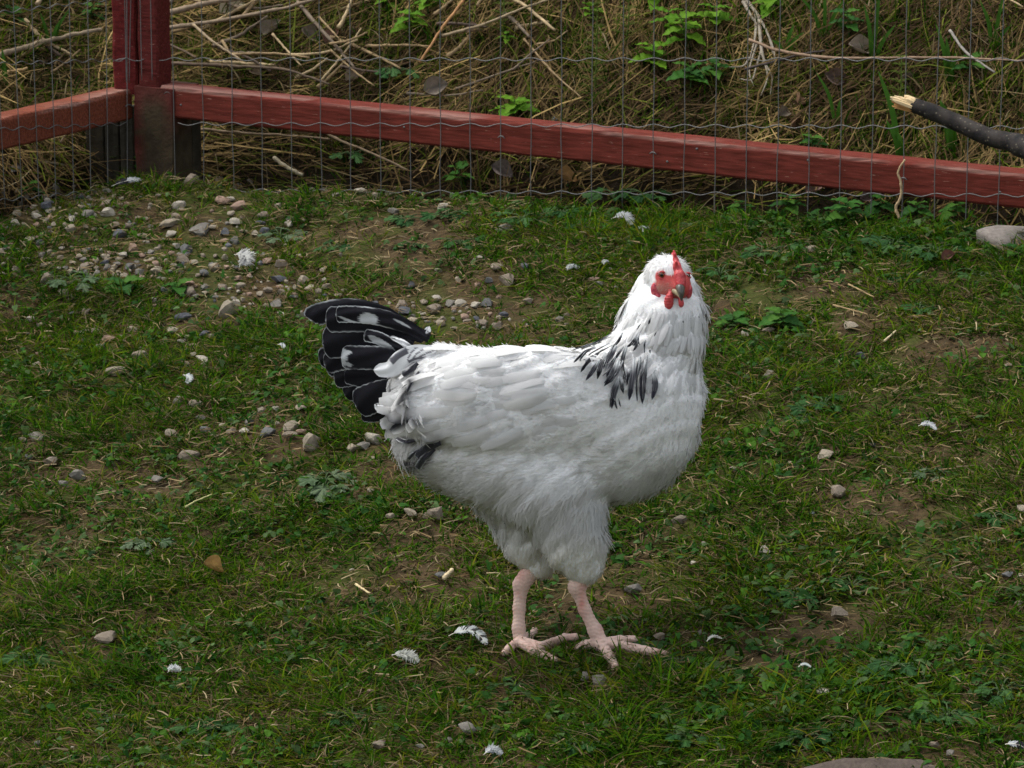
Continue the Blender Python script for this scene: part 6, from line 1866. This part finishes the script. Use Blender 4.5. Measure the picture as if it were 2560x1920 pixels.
for a_ in [(1995, 330, 62, BRL, 'large curled brown leaf hanging on the bank right of the pale root', 1.2, .9), (1970, 300, 44, GRL, 'pale crumpled leaf above the large curled brown one', .9, .8), (2005, 265, 46, (.16, .09, .05), 'brown leaf directly above the pale crumpled one', 1.5, .9), (2100, 210, 60, (.13, .09, .07), 'dark brown leaf in the straw left of the broken branch', .3, .7),
           (700, 90, 60, GRL, 'pale dead leaf under the branches right of the post', .3, .4), (790, 105, 54, GRL, 'grey-tan dead leaf right of the pale one on the bank', -.2, .5), (650, 195, 44, (.30, .22, .14), 'small tan leaf above the red rail', .4, .5), (850, 110, 50, (.16, .09, .06), 'reddish brown leaf on the bank left of centre', .2, .5),
           (905, 210, 50, (.20, .15, .10), 'brown leaf above the rail left of centre', .1, .5), (1105, 235, 66, (.19, .155, .12), 'grey dead leaf above the middle of the rail', .2, .6), (1200, 95, 44, (.22, .15, .10), 'brown curled leaf in the straw at centre', -.3, .5), (1270, 445, 62, (.15, .12, .105), 'dark grey leaf in the hollow under the rail centre', 0, .3),
           (1430, 462, 56, (.24, .14, .055), 'orange-brown leaf in the hollow under the rail', .1, .3), (2275, 215, 46, GRL, 'pale triangular leaf above the splintered branch end', .8, .9), (2160, 140, 70, (.26, .21, .16), 'large pale dead leaf high on the bank at right', .4, .7), (600, 42, 70, (.40, .34, .24), 'broad pale bark-like leaf at the top left of centre', .2, .3),
           (2050, 490, 50, (.15, .09, .07), 'dark brown leaf in the hollow below the right rail', 0, .4), (2180, 505, 46, (.14, .095, .085), 'dark reddish leaf against the rail bottom at the right', .5, .6), (60, 265, 44, (.20, .13, .08), 'brown leaf above the left rail near the edge', .4, .5)]:
    dead_leaf(*a_)
dead_leaf(533, 1443, 64, (.34, .21, .07), 'golden brown leaf in the grass at the lower left', .5, .5, .012)
dead_leaf(876, 1652, 20, (.18, .06, .03), 'tiny dark red leaf at the lower left of the feathers', .5, .4, .010)
dead_leaf(2370, 655, 40, (.12, .055, .04), 'dark red-brown leaf under the weeds at the upper right', .2, .3, .008)

# fallen feathers
def fallen(px, py, lpx, wpx, ang, label, col=(.44, .455, .46), curve=.25, bars=0.0, fl=1.0, tipdark=None, raise_=.012, lay=.35):
    P, d = ground_hit(px, py); P = P[0]; k_ = d[0] / FPX; L1 = lpx * k_ * .9; W1 = wpx * k_ * .9
    root = empty('fallen_feather', tuple(P), label, 'feather')
    ex = RT * math.cos(ang) + norm(np.array([0, math.cos(lay), math.sin(lay)])) * math.sin(ang); gn_ = norm(np.array([0, -math.sin(lay), math.cos(lay)])); ey = np.cross(gn_, ex)
    s = np.linspace(0, 1, 12)
    C = P + gn_ * raise_ + ex * ((s - .5) * L1)[:, None] + ey * (curve * L1 * (1 - (2 * s - 1) ** 2))[:, None] + gn_ * (.10 * L1 * (1 - (2 * s - 1) ** 2))[:, None]
    v_, t_ = tube_np(C, np.linspace(.0006, .0003, 12), 5); link('quill', build_mesh('quill', v_ - P, t_, np.broadcast_to(np.array([.7, .66, .55]), v_.shape)), M_PLUM2, root)
    Vs = []; Ts = []; Cs = []; o_ = 0
    tg = norm(np.gradient(C, axis=0))
    for i in range(420):
        f = .12 + .88 * rng.random(); j = min(int(f * 11), 10); q = f * 11 - j
        c = C[j] * (1 - q) + C[j + 1] * q; e = tg[j]; sdv = norm(np.cross(gn_, e)) * (1 if i % 2 else -1)
        ln = W1 * .5 * math.sin(math.pi * min(f * .92 + .06, 1)) ** .6 * rng.uniform(.85, 1.05)
        dv = sdv * .8 + e * .75 + rng.normal(size=3) * .12 * fl
        p0 = c; p1 = c + dv * ln * .55 + gn_ * ln * .12; p2 = c + dv * ln + gn_ * ln * rng.normal() * .12 * fl
        wv = e * (W1 * .07)
        Vs += [p0 - wv, p0 + wv, p1 - wv * .8, p1 + wv * .8, p2]; Ts += [(o_, o_ + 1, o_ + 3), (o_, o_ + 3, o_ + 2), (o_ + 2, o_ + 3, o_ + 4)]; o_ += 5
        cc = np.array(col) * rng.uniform(.85, 1.08)
        if bars and math.sin(f * 26 + rng.normal() * .5) > 1 - 2 * bars: cc = cc * .12
        if tipdark is not None and ((f > tipdark) if tipdark > 0 else (f < -tipdark)): cc = np.array([.03, .03, .035])
        Cs += [cc] * 5
    link('vane', build_mesh('vane', np.array(Vs) - P, np.array(Ts), np.array(Cs)), M_PLUM2, root)
M_PLUM2 = mat_attr('fallen_vane', .8, .2, .1)
fallen(1552, 572, 62, 40, -.5, 'curled white feather in the weeds left above the head', curve=.35)
fallen(1614, 594, 30, 26, 1.2, 'small white feather right of the curled one above the head')
fallen(1515, 676, 22, 18, 1.0, 'tiny white feather left of the comb')
fallen(1432, 692, 40, 24, .5, 'grey-white feather lying behind the shoulder of the hen', col=(.5, .53, .52))
fallen(600, 678, 60, 52, -1.0, 'fluffy white down feather sticking up from the gravel', col=(.46, .46, .44), fl=1.8, raise_=.02)
fallen(318, 474, 90, 30, .42, 'white feather with a dark base on the mound below the post', tipdark=-.45, curve=-.05)
fallen(702, 884, 24, 16, -.8, 'small greyish feather in the grass left of the tail', col=(.5, .53, .52))
fallen(464, 966, 42, 26, -1.2, 'greyish feather in the grass at the left', col=(.45, .48, .47))
fallen(2316, 1090, 50, 24, -.35, 'bluish white feather lying flat at the right')
fallen(1168, 1622, 110, 46, -.35, 'black-flecked white feather lying left of the far foot', bars=.30, fl=.5, curve=.28, col=(.50, .53, .51))
fallen(1012, 1668, 78, 34, -.4, 'ragged white feather lower left of the flecked one', fl=2.4, curve=.1, col=(.44, .45, .40))
fallen(1232, 1908, 50, 30, .1, 'white feather at the bottom edge below the feet', fl=2.0)
fallen(436, 1700, 36, 26, .3, 'small pale grey feather in the lower left grass', fl=2.0, col=(.55, .56, .55))
fallen(2537, 1890, 60, 30, -.35, 'dark feather with a white tip in the bottom right corner', tipdark=.42, curve=.05)
fallen(1785, 1622, 44, 14, .3, 'thin pale feather lying right of the front toes', col=(.5, .52, .45))
fallen(42, 444, 30, 26, .8, 'tuft of grey fluff in the hollow at the left edge', fl=2.5, col=(.3, .29, .28))
fallen(2010, 1690, 34, 14, 0.0, 'pale bluish feather near the rounded white lump', col=(.45, .52, .5))
